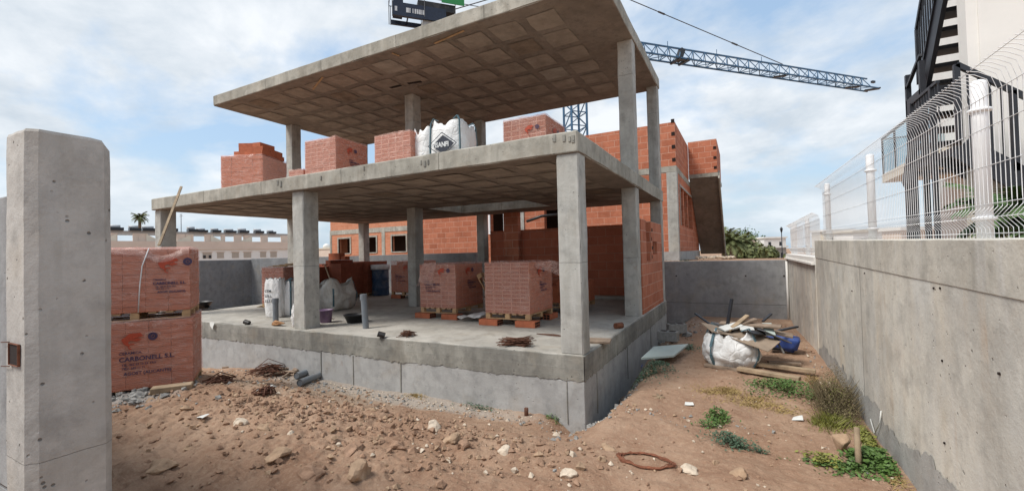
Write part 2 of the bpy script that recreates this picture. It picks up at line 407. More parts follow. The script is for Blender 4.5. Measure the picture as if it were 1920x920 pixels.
_pm = {}
def packmat(cw, ch, w, z0):
    """ends of hollow blocks: pale shells round a fine grid of cells, their inner shade in the colour"""
    key = (round(cw, 3), round(ch, 3), round(w, 2), z0)
    if key in _pm: return _pm[key]
    n = N('hollow_block_ends'); x, y, z = n.xyz()
    cb = n.node('CombineXYZ'); n.link(n.math('ADD', x, w / 2 + 10 * cw), cb.inputs[0]); n.link(n.math('ADD', z, 10 * ch - z0), cb.inputs[1])
    def grid(bw, bh, mo, c1, c2, m):
        g = n.node('TexBrick'); g.offset = 0
        for k, v in (('Scale', 1), ('Brick Width', bw), ('Row Height', bh), ('Mortar Size', mo), ('Mortar Smooth', .15)): g.inputs[k].default_value = v
        g.inputs['Color1'].default_value = (*c1, 1); g.inputs['Color2'].default_value = (*c2, 1); g.inputs['Mortar'].default_value = (*m, 1)
        n.link(cb.outputs[0], g.inputs['Vector']); return g
    g = grid(cw / 5, ch / 2, .006, (.30, .105, .065), (.36, .135, .085), (.47, .21, .14))
    G = grid(cw, ch, .011, (0, 0, 0), (0, 0, 0), (1, 1, 1))
    c = n.mix(n.math('MULTIPLY', G.outputs['Fac'], 1.0), g.outputs['Color'], (.68, .40, .30))
    n.bump(g.outputs['Fac'], .5, .008)
    _pm[key] = n.fin(c, .85); return _pm[key]
def sidemat():
    n = N('clay_block_sides'); x, y, z = n.xyz()
    g = n.math('SINE', n.math('MULTIPLY', z, 240))
    c = n.mix(n.ramp(n.noise(5, 5), [(.3, 0.0), (.7, 1.0)]), (.47, .165, .09), (.57, .225, .13))
    fr = n.math('FRACT', n.math('DIVIDE', n.math('ADD', z, 10), .1))
    c = n.mix(n.math('MULTIPLY', n.ramp(fr, [(0.0, 1.0), (.08, 0.0)]), .22), c, (.20, .07, .04))
    n.bump(g, .25, .008)
    return n.fin(c, .85)
M['sides'] = sidemat()

# ------------------------------------------------------------------ writing
def lettering(body, size, mat, parent, loc, rot, name='printed_lettering', thick=.0, bold=0.0, align='LEFT', xs=1.0):
    cu = bpy.data.curves.new(name, 'FONT'); cu.body = body; cu.size = size; cu.offset = bold; cu.align_x = align
    cu.resolution_u = 3; cu.extrude = .0008
    t = bpy.data.objects.new('tmp', cu); C.objects.link(t)
    dg = bpy.context.evaluated_depsgraph_get(); dg.update()
    me = bpy.data.meshes.new_from_object(t.evaluated_get(dg)); me.name = name
    bpy.data.objects.remove(t); bpy.data.curves.remove(cu)
    me.materials.clear(); me.materials.append(mat)
    Mx = Matrix.Translation(loc) @ rot.to_4x4() @ Matrix.Diagonal((xs, 1, 1, 1))
    me.transform(Mx)
    o = bpy.data.objects.new(name, me); C.objects.link(o); o.parent = parent
    return o
ROT_FRONT = Matrix(((1, 0, 0), (0, 0, -1), (0, 1, 0)))        # writing read from -Y
ROT_RIGHT = Matrix(((0, 0, 1), (1, 0, 0), (0, 1, 0)))         # writing read from +X

def flatshape(name, loops, mat, parent, loc, rot, thick=.002):
    b = BM()
    for L in loops:
        vs = [b.verts.new((x, y, thick)) for x, y in L]; b.faces.new(vs)
    b.transform(Matrix.Translation(loc) @ rot.to_4x4())
    return obj(name, b, mat, parent)

def ring2d(cx, cy, r0, r1, n=20):
    out = []
    for k in range(n):
        a, c = 2 * math.pi * k / n, 2 * math.pi * (k + 1) / n
        out.append([(cx + r0 * math.cos(a), cy + r0 * math.sin(a)), (cx + r1 * math.cos(a), cy + r1 * math.sin(a)),
                    (cx + r1 * math.cos(c), cy + r1 * math.sin(c)), (cx + r0 * math.cos(c), cy + r0 * math.sin(c))])
    return out

def emblem(parent, loc, rot, s=1.0):
    """the red arrow-like brick mark with a hook under it, and the dark ring beside it"""
    L = [[(-.12, .02), (-.02, .10), (.10, .10), (.13, .05), (.04, .03), (-.04, -.02), (-.03, -.09), (-.09, -.05)],
         [(-.01, .0), (.07, .03), (.12, .0), (.05, -.02)]]
    L += [[(x * .6 - .0, y * .6 - .09) for x, y in q] for q in ring2d(0, 0, .05, .075, 16)[2:12]]
    L = [[(x * s, y * s) for x, y in q] for q in L]
    flatshape('printed_logo', L, M['ink_red'], parent, loc, rot)
    L2 = ring2d(.24 * s, .035 * s, .024 * s, .058 * s) + [[(.225 * s, .02 * s), (.255 * s, .02 * s), (.255 * s, .05 * s), (.225 * s, .05 * s)]]
    flatshape('printed_ring', L2, M['ink_blue'], parent, loc, rot)

def company_print(parent, rot, base, u, s=1.0):
    """base: world-independent local point of the text's left end, u: unit vector to the reader's right"""
    def P(dx, dz): return (Vector(base) + Vector(u) * dx + Vector((0, 0, dz)))
    lettering('CERAMICA', .052 * s, M['ink_blue'], parent, P(0, .10 * s), rot, bold=.001)
    lettering('CARBONELL S.L.', .088 * s, M['ink_blue'], parent, P(0, 0), rot, bold=.0022)
    lettering('TEL. 965 69 10 22  FAX', .040 * s, M['ink_blue'], parent, P(.03, -.065 * s), rot, bold=.001)
    lettering('TELF. 669 11 71', .040 * s, M['ink_blue'], parent, P(.03, -.115 * s), rot, bold=.001)
    lettering('AGOST (ALICANTE)', .062 * s, M['ink_blue'], parent, P(.05, -.20 * s), rot, bold=.0015)

# ------------------------------------------------------------------ packs of blocks on pallets
def wrap_bm(w, d, h, z0, amp=.012, seed=0, sag=.03, n=14):
    b = fbox(-w / 2 - .012, w / 2 + .012, -d / 2 - .012, d / 2 + .012, z0, z0 + h + .015, step=.09, amp=.0, bevel=.012)
    for v in b.verts:
        nv = mnoise.noise_vector(Vector((v.co.x * 4 + seed, v.co.y * 4, v.co.z * 9)))
        v.co += Vector((nv.x, nv.y, 0)) * amp
        if v.co.x > w / 2 - .0: v.co.x = max(v.co.x, w / 2 + .004)
        if v.co.x < -w / 2 + .0: v.co.x = min(v.co.x, -w / 2 - .004)
        if v.co.y > d / 2 - .0: v.co.y = max(v.co.y, d / 2 + .004)
        if v.co.y < -d / 2 + .0: v.co.y = min(v.co.y, -d / 2 - .004)
        if v.co.z > z0 + h: v.co.z += abs(nv.z) * sag + .004
    return b

def pallet_bm(w, d, z0, mat4=None):
    b = BM()
    for y in (-d / 2, -.04, d / 2 - .08):
        box(b, -w / 2, w / 2, y, y + .08, z0, z0 + .02, mat4=mat4)
        for x in (-w / 2, -.05, w / 2 - .1): box(b, x, x + .1, y, y + .08, z0 + .021, z0 + .09, mat4=mat4)
    for i in range(7):
        x = -w / 2 + i * (w - .09) / 6
        box(b, x, x + .09, -d / 2, d / 2, z0 + .091, z0 + .112, mat4=mat4)
    return b

def make_pack(name_label, loc, rz, w=1.0, d=1.1, h=.98, cols=4, courses=9, feet=None, wrap=True, mats=('ends', 'sides'), front='ends', prints=(), group=None, missing=0, seed=0, pallet=True):
    t = thing('brick_pack', name_label, 'brick pack', loc, rz, group)
    z0 = 0.0
    if pallet:
        obj('pallet', pallet_bm(w, d, 0.0), M['wood_new'], t); z0 = .115
    b = BM(); ch = h / courses; cw = w / cols; rn = random.Random(seed + 5)
    nd = max(2, int(round(d / .28)))
    for k in range(courses):
        for i in range(cols):
            if missing and k >= courses - missing and rn.random() < .55: continue
            j = rn.uniform(-.006, .006)
            for q in range(nd):
                if 0 < q < nd - 1 and 0 < i < cols - 1 and k < courses - 1 - missing: continue
                F = box(b, -w / 2 + i * cw + .002, -w / 2 + (i + 1) * cw - .002, -d / 2 + j + q * d / nd + .001, -d / 2 + j + (q + 1) * d / nd - .002, z0 + k * ch + .0015, z0 + (k + 1) * ch - .0015)
                for f in F: f.material_index = 1
                if front == 'ends': F[2].material_index = 0; F[4].material_index = 0
                else: F[3].material_index = 0; F[5].material_index = 0
    obj('blocks', b, [packmat(cw, ch, w, z0) if mats[0] == 'ends' else M[mats[0]], M[mats[1]]], t)
    if wrap:
        obj('stretch_wrap', wrap_bm(w, d, h, z0 + .005, seed=seed), M['wrap'], t, smooth=True)
    for fn in prints: fn(t, z0)
    return t

def foot_block(loc, rz, label, L=.42, w=.24, h=.115):
    t = thing('clay_block', label, 'brick', loc, rz, 'clay blocks propping up the pallets')
    b = fbox(-L / 2, L / 2, -w / 2, w / 2, 0, h, step=.2, amp=.001, bevel=.005)
    obj('block_body', b, M['clay'], t)
    b = BM()
    for i in range(3):
        for k in range(2):
            y0 = -w / 2 + .02 + i * .072
            for s in (-1, 1):
                x = s * (L / 2 + .0025)
                box(b, min(x, x - s * .002), max(x, x - s * .002), y0, y0 + .058, .015 + k * .048, .015 + k * .048 + .038)
    obj('cell_shade', b, M['hollow'], t)  # flat near-black plates stand in for shade in the cells
    return t

# ------------------------------------------------------------------ bags
def bag_bm(w, d, h, seed=0, bulge=.12, rim=.08, slump=0.0, n=56, m=20, ex=3.2, wr=.035, spikes=True):
    b = BM(); rings = []
    for k in range(m + 1):
        t = k / m; z = h * t
        prof = 1 + bulge * math.sin(math.pi * min(1, t * 1.05)) - .06 * (t > .92)
        if t < .08: prof *= .93 + .07 * t / .08
        ring = []
        for i in range(n):
            a = 2 * math.pi * i / n; ca, sa = math.cos(a), math.sin(a)
            r = 1 / ((abs(ca) ** ex + abs(sa) ** ex) ** (1 / ex))
            p = Vector((ca * r * w / 2 * prof, sa * r * d / 2 * prof, z))
            nv = mnoise.noise(Vector((ca * 2.2 + seed, sa * 2.2, t * 4))) + .6 * mnoise.noise(Vector((ca * 7 + seed, sa * 7, t * 2.2)))
            p.x += ca * nv * wr * 1.3; p.y += sa * nv * wr * 1.3
            fold = .5 * mnoise.noise(Vector((ca * 3 + seed, sa * 3, t * 9 + ca * 3)))
            p.x += ca * fold * wr; p.y += sa * fold * wr
            if t > .8:
                u = (t - .8) / .2
                corner = max(0, (abs(ca * sa) * 2) ** 3) if spikes else 0
                p.z += u * (corner * rim * 1.6 + rim * mnoise.noise(Vector((ca * 3 + seed, sa * 3, 1))) * 1.2)
            p.z -= slump * t * max(0, ca) * h
            ring.append(b.verts.new(p))
        rings.append(ring)
    for a_, c_ in zip(rings[:-1], rings[1:]):
        for i in range(n): b.faces.new((a_[i], a_[(i + 1) % n], c_[(i + 1) % n], c_[i]))
    b.faces.new(rings[0][::-1])
    # sunken fill inside the rim
    inner = [b.verts.new(Vector((v.co.x * .95, v.co.y * .95, v.co.z - .12 * h - .02))) for v in rings[-1]]
    for i in range(n): b.faces.new((rings[-1][i], rings[-1][(i + 1) % n], inner[(i + 1) % n], inner[i]))
    return b, inner

def make_bag(label, loc, rz, w, d, h, mat='bag', fill='sand', seed=0, straps=True, cat='bulk bag', name='bulk_bag', **kw):
    t = thing(name, label, cat, loc, rz)
    b, inner = bag_bm(w, d, h, seed, **kw)
    pts = [v.co.copy() for v in inner]
    obj('sack', b, M[mat], t, smooth=True)
    f = BM(); zc = sum(p.z for p in pts) / len(pts)
    c0 = f.verts.new((0, 0, zc + .05 * h + .03)); mid = [f.verts.new((p.x * .55, p.y * .55, zc + .03 + .03 * mnoise.noise(p * 5))) for p in pts]
    out = [f.verts.new((p.x * .985, p.y * .985, p.z + .01)) for p in pts]
    for i in range(len(pts)):
        j = (i + 1) % len(pts)
        f.faces.new((out[i], out[j], mid[j], mid[i])); f.faces.new((mid[i], mid[j], c0))
    obj('fill', f, M[fill], t, smooth=True)
    if straps:
        for (sx, sy) in ((-1, -1), (1, -1), (1, 1), (-1, 1)):
            s = BM(); pr = []
            for k in range(9):
                tt = k / 8; bl = 1.02 + kw.get('bulge', .12) * math.sin(math.pi * min(1, tt * 1.05))
                pr.append(Vector((sx * w * .415 * bl, sy * d * .415 * bl, .04 + tt * h * 1.0)))
            pr += [pr[-1] + Vector((-sx * .05, -sy * .02, .10)), pr[-1] + Vector((-sx * .16, -sy * .05, .05))]
            for p, q in zip(pr[:-1], pr[1:]): beam(s, p, q, .045, .012)
            obj('lifting_strap', s, M['bag_strap'], t)
    return t

# ------------------------------------------------------------------ ground
def hsh(i, j, s):
    v = np.sin(i * 127.1 + j * 311.7 + s * 74.7) * 43758.5453; return v - np.floor(v)
def vn(x, y, s=0):
    i = np.floor(x); j = np.floor(y); u = x - i; v = y - j; u = u * u * (3 - 2 * u); v = v * v * (3 - 2 * v)
    return (hsh(i, j, s) * (1 - u) + hsh(i + 1, j, s) * u) * (1 - v) + (hsh(i, j + 1, s) * (1 - u) + hsh(i + 1, j + 1, s) * u) * v - .5
def sst(a, b, x):
    t = np.clip((x - a) / (b - a), 0, 1); return t * t * (3 - 2 * t)
def gh(x, y):
    x = np.asarray(x, float); y = np.asarray(y, float)
    z = -.56 + 0 * x
    # falls to the foundation along the front face, deeper to the left
    z -= .33 * sst(3.9, 5.35, y + .25 * vn(x * .8, y * .3, 3)) * sst(-1.3, -2.0, x)
    z += .10 * np.exp(-((x + 6.6) / 2.2) ** 2 - ((y - 3.0) / 1.2) ** 2)
    z -= .22 * sst(-8.6, -12, x)
    z += .10 * np.exp(-((x + 3.4) / 1.5) ** 2 - ((y - 2.9) / .8) ** 2)
    # narrow trench along the right side of the foundation
    z -= .30 * np.exp(-((x + 1.95) / .34) ** 2) * sst(5.0, 5.6, y) * (1 - .65 * sst(7.5, 11.5, y))
    z -= .12 * sst(10.5, 14, y) * sst(-2.2, -1.9, x)
    z += .07 * np.exp(-((x - .0) / .8) ** 2 - ((y - 8.8) / 2.5) ** 2)
    rut = y - 3.05 - .22 * np.sin(x * .7 + .4)
    for o_ in (0.0, .62): z -= .035 * np.exp(-((rut - o_) / .11) ** 2) * sst(-3.2, -2.2, x) * sst(1.0, .6, x)
    rx_ = x - .12 - .10 * np.sin(y * .6)
    z -= .03 * np.exp(-(rx_ / .16) ** 2) * sst(4.2, 5.0, y) * sst(11, 9, y)
    z += .05 * vn(x * 1.4 + 3, y * 1.4, 21) * sst(-2.4, -1.2, x) * sst(14.5, 13, y) * sst(.0, 3.0, y)
    near = sst(40, 20, np.hypot(x, y))
    yard = sst(14.9, 14.6, y) * sst(1.35, 1.2, x) * sst(-24.6, -24.2, x)
    nz = .10 * vn(x * .9, y * .9, 1) + .06 * vn(x * 2.1 + 5, y * 2.1, 2) + .032 * vn(x * 4.7, y * 4.7, 4) + .020 * vn(x * 9.3, y * 9.3, 5) + .012 * vn(x * 19, y * 19, 6) + .008 * vn(x * 41, y * 41, 7)
    rough = .35 + .75 * sst(-1.6, -2.8, x) * sst(4.6, 3.8, y) + .3 * sst(3.6, 2.8, y)
    cl = np.abs(vn(x * 6.1, y * 6.1, 9)) + .6 * np.abs(vn(x * 13, y * 13, 11)) + .4 * np.abs(vn(x * 29, y * 29, 12))
    z = z + (nz * (.45 + .55 * rough) + rough * .06 * (cl - .3)) * near * yard
    # neighbouring plots outside the walls
    nb = .98 * sst(14.85, 15.1, y) + 0 * x
    z = z + (1 - yard) * 0 + np.where(y > 14.95, (1.0 - z) * sst(14.95, 15.1, y) * sst(-13, -9, x), 0)
    z = np.where((x > 1.3) & (y < 15.1), z + (.9 - z) * sst(1.3, 1.42, x), z)
    z = np.where((x > 1.3) & (y >= 15.1), 1.0, z)
    z = z - 1.5 * sst(20, 30, y) * np.clip((z + .5) / 1.5, 0, 1) * sst(-14, -4, x)
    far = sst(40, 120, np.hypot(x, y))
    return z * (1 - far) - .5 * far
def ghf(x, y): return float(gh(x, y))

def spaced(a, b, n): return list(np.linspace(a, b, n, endpoint=False))
xs = [-900, -500, -300, -200, -140, -100, -75, -55, -40, -32, -27, -25] + spaced(-24.6, -12, 45) + spaced(-12, -9, 45) + spaced(-9, 1.15, 560) + [1.15, 1.2, 1.26, 1.3, 1.34, 1.38, 1.42, 1.6, 2, 3, 4, 6, 8, 11, 15, 20, 28, 40, 60, 90, 140, 220, 400, 900]
ys = [-300, -150, -80, -40, -20, -10, -6, -4, -2.5, -1.5, -.7] + spaced(-.2, 1.6, 40) + spaced(1.6, 5.8, 280) + spaced(5.8, 10, 130) + spaced(10, 14.8, 70) + [14.85, 14.9, 14.95, 15.0, 15.05, 15.1, 15.3, 16, 17, 19, 22, 26, 30, 36, 45, 60, 80, 110, 150, 220, 350, 600, 1200]
GX, GY = np.meshgrid(np.array(xs), np.array(ys)); GZ = gh(GX, GY)
nx_, ny_ = len(xs), len(ys)
verts = np.stack([GX.ravel(), GY.ravel(), GZ.ravel()], 1)
idx = np.arange(nx_ * ny_).reshape(ny_, nx_)
fc = np.stack([idx[:-1, :-1].ravel(), idx[:-1, 1:].ravel(), idx[1:, 1:].ravel(), idx[1:, :-1].ravel()], 1)
me = bpy.data.meshes.new('ground'); me.from_pydata(verts.tolist(), [], fc.tolist()); me.update()
me.polygons.foreach_set('use_smooth', [True] * len(me.polygons))
me.materials.append(M['soil'])
ground = bpy.data.objects.new('ground', me); C.objects.link(ground); ground['kind'] = 'structure'

def rock_bm(r, seed, c=(0, 0, 0), flat=.7, b=None, sub=2, jag=.35):
    own = b is None
    b = b or BM()
    r_ = bmesh.ops.create_icosphere(b, subdivisions=sub, radius=1)
    o = Vector((seed * 7.3, seed * 1.7, seed * 3.1)); ax = Vector((1 + .3 * math.sin(seed * 5), 1 - .2 * math.cos(seed * 3), flat))
    for v in r_['verts']:
        p = v.co.copy(); k = 1 + jag * mnoise.noise(p * 1.1 + o) * 1.3 + jag * .14 * mnoise.noise(p * 4.1 + o)
        # chop some planes for facets
        for a in range(9):
            nrm = Vector((math.sin(seed * 3 + a * 2.1), math.cos(seed * 1.3 + a * 1.7), math.sin(seed + a * 4.2))).normalized()
            dd = p.dot(nrm) - (.55 + .08 * (a % 3))
            if dd > 0: p -= nrm * dd * .97
        v.co = Vector((p.x * ax.x, p.y * ax.y, p.z * ax.z)) * k * r + Vector(c)
    return b

# individual stones one can pick out
stones = [
    (815, 803, .135, 'rock_w', 'pale wedge shaped rock standing on end in the soil before the foundation corner'),
    (1064, 893, .085, 'rock_w', 'white angular stone at the bottom edge, nearest of the white stones'),
    (945, 847, .085, 'rock_w', 'flat cream triangular stone in the middle of the churned soil'),
    (848, 828, .105, 'rock', 'ochre stone just right of the pale wedge shaped rock'),
    (675, 892, .17, 'rock', 'largest brown boulder half sunk at the bottom of the soil heap'),
    (665, 845, .13, 'clod', 'lumpy clod resting above the largest brown boulder'),
    (495, 812, .115, 'rock', 'rounded ochre rock alone on the soil bank left of centre'),
    (449, 797, .085, 'rock_w', 'pale stone on the soil bank just up from the rounded ochre rock'),
    (520, 860, .115, 'rock', 'flat brown rock low on the soil bank with cream pebbles beside it'),
    (300, 882, .14, 'rock', 'broad tan rock low on the left by the concrete gate post'),
    (870, 843, .12, 'clod', 'brown clod between the flat cream triangular stone and the ochre stone'),
    (745, 845, .08, 'clod', 'small clod left of the ochre stone in the row of rubble'),
    (1140, 842, .07, 'rock', 'small tan stone in the soil right of the foundation corner'),
    (585, 890, .09, 'clod', 'rough clod at the bottom between two brown boulders'),
    (1290, 885, .085, 'rock_w', 'cream stone lying right of the rusty wire ring'),
    (1385, 893, .09, 'rock', 'tan stone at the bottom below the grey green weed'),
    (348, 770, .07, 'rock', 'tan stone high on the left soil bank under the brick packs'),
    (352, 845, .05, 'rock', 'small reddish stone on the left bank near the gate post'),
    (257, 745, .10, 'block', 'grey rubble lump under the lower wrapped brick pack'),
    (545, 815, .05, 'rock_w', 'small white pebble stone right of the rounded ochre rock'),
]
def ground_hit(px, py):
    for i in range(300):
        t = 1.5 + i * .05
        r = MC @ np.array([px - CC[0], py - CC[1], FPX]); p = np.array([0, 0, EYE]) + r / r[1] * t if r[1] > 0 else None
        if p is None: break
        if p[2] <= ghf(p[0], p[1]): return Vector(p)
    return at(px, py, 2, -.6)
for k, (px, py, r, m, lab) in enumerate(stones):
    p = ground_hit(px, py); r *= .80 if r > .09 else .95
    b = rock_bm(r, k + 2.3, flat=.72, sub=3); b.transform(Matrix.Rotation(k * 1.3, 4, 'Z'))
    loc = Vector((p.x, p.y, ghf(p.x, p.y) + r * .12))
    tag(obj('rock', b, M[m], smooth=False), lab, 'rock').location = loc
p = ground_hit(1578, 848)
b = rock_bm(.12, 31.1, flat=.85, sub=3, jag=.12)
tag(obj('rock', b, M['rock'], smooth=True), 'round tan boulder beside the upright stick at the foot of the right wall', 'rock').location = (p.x, p.y + .05, ghf(p.x, p.y) + .07)

# loose gravel and clods that nobody could count
b = BM(); rr = random.Random(3)
tet = [Vector(v) for v in ((1, 0, -.5), (-.5, .85, -.5), (-.5, -.85, -.5), (.15, .1, .8), (.7, .6, .2), (-.7, .2, .3))]
def pebble(b, x, y, r, mi, sink=.25):
    z = ghf(x, y); q = Matrix.Rotation(rr.uniform(0, 6.3), 3, 'Z') @ Matrix.Rotation(rr.uniform(-.8, .8), 3, 'X')
    vs = []
    for v in ((1, 0, 0), (.3, .9, .1), (-.8, .5, 0), (-.7, -.6, .1), (.4, -.9, 0), (.2, .1, .75), (-.3, -.1, .6), (0, 0, -.7)):
        s = rr.uniform(.7, 1.25); vs.append(b.verts.new(q @ Vector((v[0] * s, v[1] * s * .8, v[2] * s)) * r + Vector((x, y, z + r * (.5 - sink)))))
    for f in ((0, 1, 5), (1, 2, 6), (1, 6, 5), (2, 3, 6), (3, 4, 6), (4, 5, 6), (4, 0, 5), (1, 0, 7), (2, 1, 7), (3, 2, 7), (4, 3, 7), (0, 4, 7)):
        ff = b.faces.new([vs[i] for i in f]); ff.material_index = mi
def spray(n, cx, cy, sx, sy, r0, r1, wts):
    for _ in range(n):
        x = rr.gauss(cx, sx); y = rr.gauss(cy, sy)
        if y > 5.55 and -13.7 < x < -1.88: continue
        if x > 1.08 or y < .8 or y > 14.6 or (x < -3.2 and y < 1.25): continue
        r = r0 + (r1 - r0) * rr.random() ** 3
        pebble(b, x, y, r, rr.choices((0, 1, 2, 3), wts)[0])
spray(1500, -4.3, 3.3, 1.9, .75, .006, .045, (14, 3, .6, 0))
spray(380, -3.2, 3.75, 1.0, .35, .01, .055, (10, 4, 1, 0))
spray(150, -2.9, 3.9, 1.2, .12, .015, .06, (9, 4, 1, 0))
spray(260, -5.2, 3.5, .8, .25, .015, .06, (9, 2, 0, 0))
spray(420, -1.5, 3.6, 1.2, .7, .005, .03, (8, 3, 1, 0))
spray(700, -.4, 6.5, 1.0, 2.2, .005, .022, (5, 3, 2, 0))
spray(900, -4.8, 5.35, 2.8, .12, .008, .035, (1, 2, 3, 5))
spray(700, -1.75, 6.9, .13, 1.0, .01, .055, (0, 1, 1, 7))
spray(500, -7.9, 2.9, .55, .35, .01, .07, (0, 1, 0, 8))
spray(350, -7.5, 4.7, 1.4, .4, .01, .05, (4, 3, 1, 2))
spray(250, -1.4, 11.5, .3, 1.6, .01, .06, (3, 3, 1, 3))
spray(240, 1.0, 7.0, .07, 3.5, .008, .04, (3, 3, 2, 2))
tag(obj('gravel', b, [M['clod'], M['rock'], M['rock_w'], M['block']]), 'loose clods, pebbles and rubble strewn over the churned brown soil', 'gravel', kind='stuff')

# ------------------------------------------------------------------ the unfinished house
X0, X1, Y0, Y1 = -13.62, -1.94, 5.66, 12.85
house = thing('unfinished_house', 'bare concrete frame of a two storey house with open floors and a brick infill', 'house', (X1, Y0, -.9))
def hpart(name, b, m, **k): return obj(name, b, m, house, world=True, **k)

b = fbox(X0, X1, Y0, Y1, -1.25, -.36, step=.4, amp=.006, bevel=.008)
hpart('foundation_wall', b, M['conc_base'])
# rough edge band of the floor slab with a ragged lower lip
def ragged_band(b, p0, p1, nrm, ztop, zlow, proud, seed):
    L = (p1 - p0).length; n = int(L / .018); prev = None; pr2 = None
    for i in range(n + 1):
        s = i / n; p = p0.lerp(p1, s); q = Vector((s * L + seed * 9, seed, 0))
        zl = zlow + .030 * mnoise.noise(q * .9) + .020 * mnoise.noise(q * 3.5) + .035 * mnoise.noise(q * 11) + .020 * mnoise.noise(q * 27)
        out = proud + .004 * mnoise.noise(q * 2)
        z_t = ztop - .006 + .010 * mnoise.noise(q * 3)
        row = [b.verts.new(p - nrm * .02 + Vector((0, 0, z_t))), b.verts.new(p + nrm * out + Vector((0, 0, z_t - .012))),
               b.verts.new(p + nrm * (out + .004) + Vector((0, 0, (z_t + zl) / 2))), b.verts.new(p + nrm * out + Vector((0, 0, zl))), b.verts.new(p - nrm * .02 + Vector((0, 0, zl)))]
        if prev:
            for k in range(4): b.faces.new((prev[k], prev[k + 1], row[k + 1], row[k]))
        prev = row
b = BM()
ragged_band(b, Vector((X0, Y0, 0)), Vector((X1, Y0, 0)), Vector((0, -1, 0)), 0, -.37, .009, 1)
ragged_band(b, Vector((X1, Y0, 0)), Vector((X1, Y1, 0)), Vector((1, 0, 0)), 0, -.36, .009, 2)
bmesh.ops.recalc_face_normals(b, faces=b.faces)
hpart('slab_edge_band', b, M['conc_band'])
hpart('floor_slab', fbox(X0, X1, Y0, Y1, -.37, 0, step=.35, amp=.005, bevel=.02, seed=4), M['conc_floor'])
# formwork joints on the foundation: shallow grout fins
b = BM()
for px in (603, 663, 752, 1063):
    p = at(px, 720, 1, Y0); w = rnd(.010, .022)
    zt = -.37
    box(b, p.x - w / 2, p.x + w / 2, Y0 - .012, Y0 + .01, -.95, zt)
for yy in (6.2, 8.1, 10.4): box(b, X1 - .01, X1 + .010, yy, yy + .02, -.95, -.37)
hpart('formwork_joint', b, M['conc_band'])

cols = []
for (x0, x1, y0, y1, z0, z1) in [
    (-2.275, -1.95, 5.69, 6.0, 0, 2.76), (-8.06, -7.72, 5.74, 6.10, 0, 2.76), (-13.62, -13.32, 5.74, 6.10, 0, 2.76),
    (-2.29, -1.98, 9.46, 9.78, 0, 2.76), (-8.33, -8.03, 9.46, 9.82, 0, 2.76), (-13.95 + .33, -13.3, 9.5, 9.85, 0, 2.76),
    (-2.24, -1.95, 12.5, 12.8, 0, 2.76), (-7.94, -7.66, 12.5, 12.8, 0, 2.76), (-13.52, -13.22, 12.5, 12.8, 0, 2.76),
    (-2.29, -1.97, 9.46, 9.78, 3.06, 5.95), (-8.33, -8.03, 9.46, 9.82, 3.06, 5.95), (-13.62, -13.3, 9.5, 9.85, 3.06, 5.95),
    (-2.24, -1.96, 12.5, 12.8, 3.06, 5.95), (-7.94, -7.66, 12.5, 12.8, 3.06, 5.95), (-13.52, -13.22, 12.5, 12.8, 3.06, 5.95)]:
    b = fbox(x0, x1, y0, y1, z0 - .01, z1 + .01, step=.12, amp=.007, bevel=.016, seed=len(cols))
    hpart('column', b, M['conc_col']); cols.append((x0, x1, y0, y1, z0))

def slab_with_hole(x0, x1, y0, y1, z0, z1, hole=None, seed=0):
    b = BM()
    if not hole: return fbox(x0, x1, y0, y1, z0, z1, step=.3, amp=.008, bevel=.02, seed=seed)
    hx0, hx1, hy0, hy1 = hole
    b = fbox(x0, x1, y0, hy0, z0, z1, step=.3, amp=.008, bevel=.02, seed=seed)
    for r in ((x0, hx0, hy0, y1), (hx1, x1, hy0, y1), (hx0, hx1, hy1, y1)):
        c = fbox(r[0], r[1], r[2] - .004, r[3], z0, z1, step=.3, amp=.008, bevel=.006, seed=seed)
        me_ = bpy.data.meshes.new('t'); c.to_mesh(me_); c.free(); b.from_mesh(me_); bpy.data.meshes.remove(me_)
    return b
HOLE = (-8.0, -4.9, 10.0, 11.75)
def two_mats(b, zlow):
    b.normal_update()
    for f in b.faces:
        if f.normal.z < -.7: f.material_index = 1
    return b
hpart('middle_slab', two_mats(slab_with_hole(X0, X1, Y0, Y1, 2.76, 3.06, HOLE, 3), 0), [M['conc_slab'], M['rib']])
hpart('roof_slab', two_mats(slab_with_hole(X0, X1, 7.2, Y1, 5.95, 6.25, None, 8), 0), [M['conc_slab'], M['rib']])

def panels(z, y_lo, y_hi, cx0, cy0, mod=.81, sz=.60, hole=None, seed=1):
    b = BM(); rn = random.Random(seed)
    x = cx0
    while x > X0 + .55:
        y = cy0
        while y < y_hi - .45:
            ok = True
            if y < y_lo + .35: ok = False
            for c in cols:
                if abs(x - (c[0] + c[1]) / 2) < .62 and abs(y - (c[2] + c[3]) / 2) < .62: ok = False
            if hole and hole[0] - .4 < x < hole[1] + .4 and hole[2] - .4 < y < hole[3] + .4: ok = False
            if ok:
                s = sz / 2; r = lambda: rn.uniform(-.022, .022); ps = []
                base = [(-s, -s), (0, -s), (s, -s), (s, 0), (s, s), (0, s), (-s, s), (-s, 0)]
                for (u, v) in base: ps.append(b.verts.new((x + u + r(), y + v + r(), z - .004 + rn.uniform(-.001, .001))))
                f_ = b.faces.new(ps[::-1]); f_.material_index = rn.choices((0, 1, 2), (10, 1, 1))[0]
            y += mod
        x -= mod
    return b
hpart('soffit_panels', panels(5.942, 7.2, Y1, -3.28, 7.83, seed=2), [M['panel'], M['panel_b'], M['panel_c']])
hpart('soffit_panels', panels(2.752, Y0, Y1, -2.80, 6.30, sz=.58, hole=HOLE, seed=5), [M['panel'], M['panel_b'], M['panel_c']])
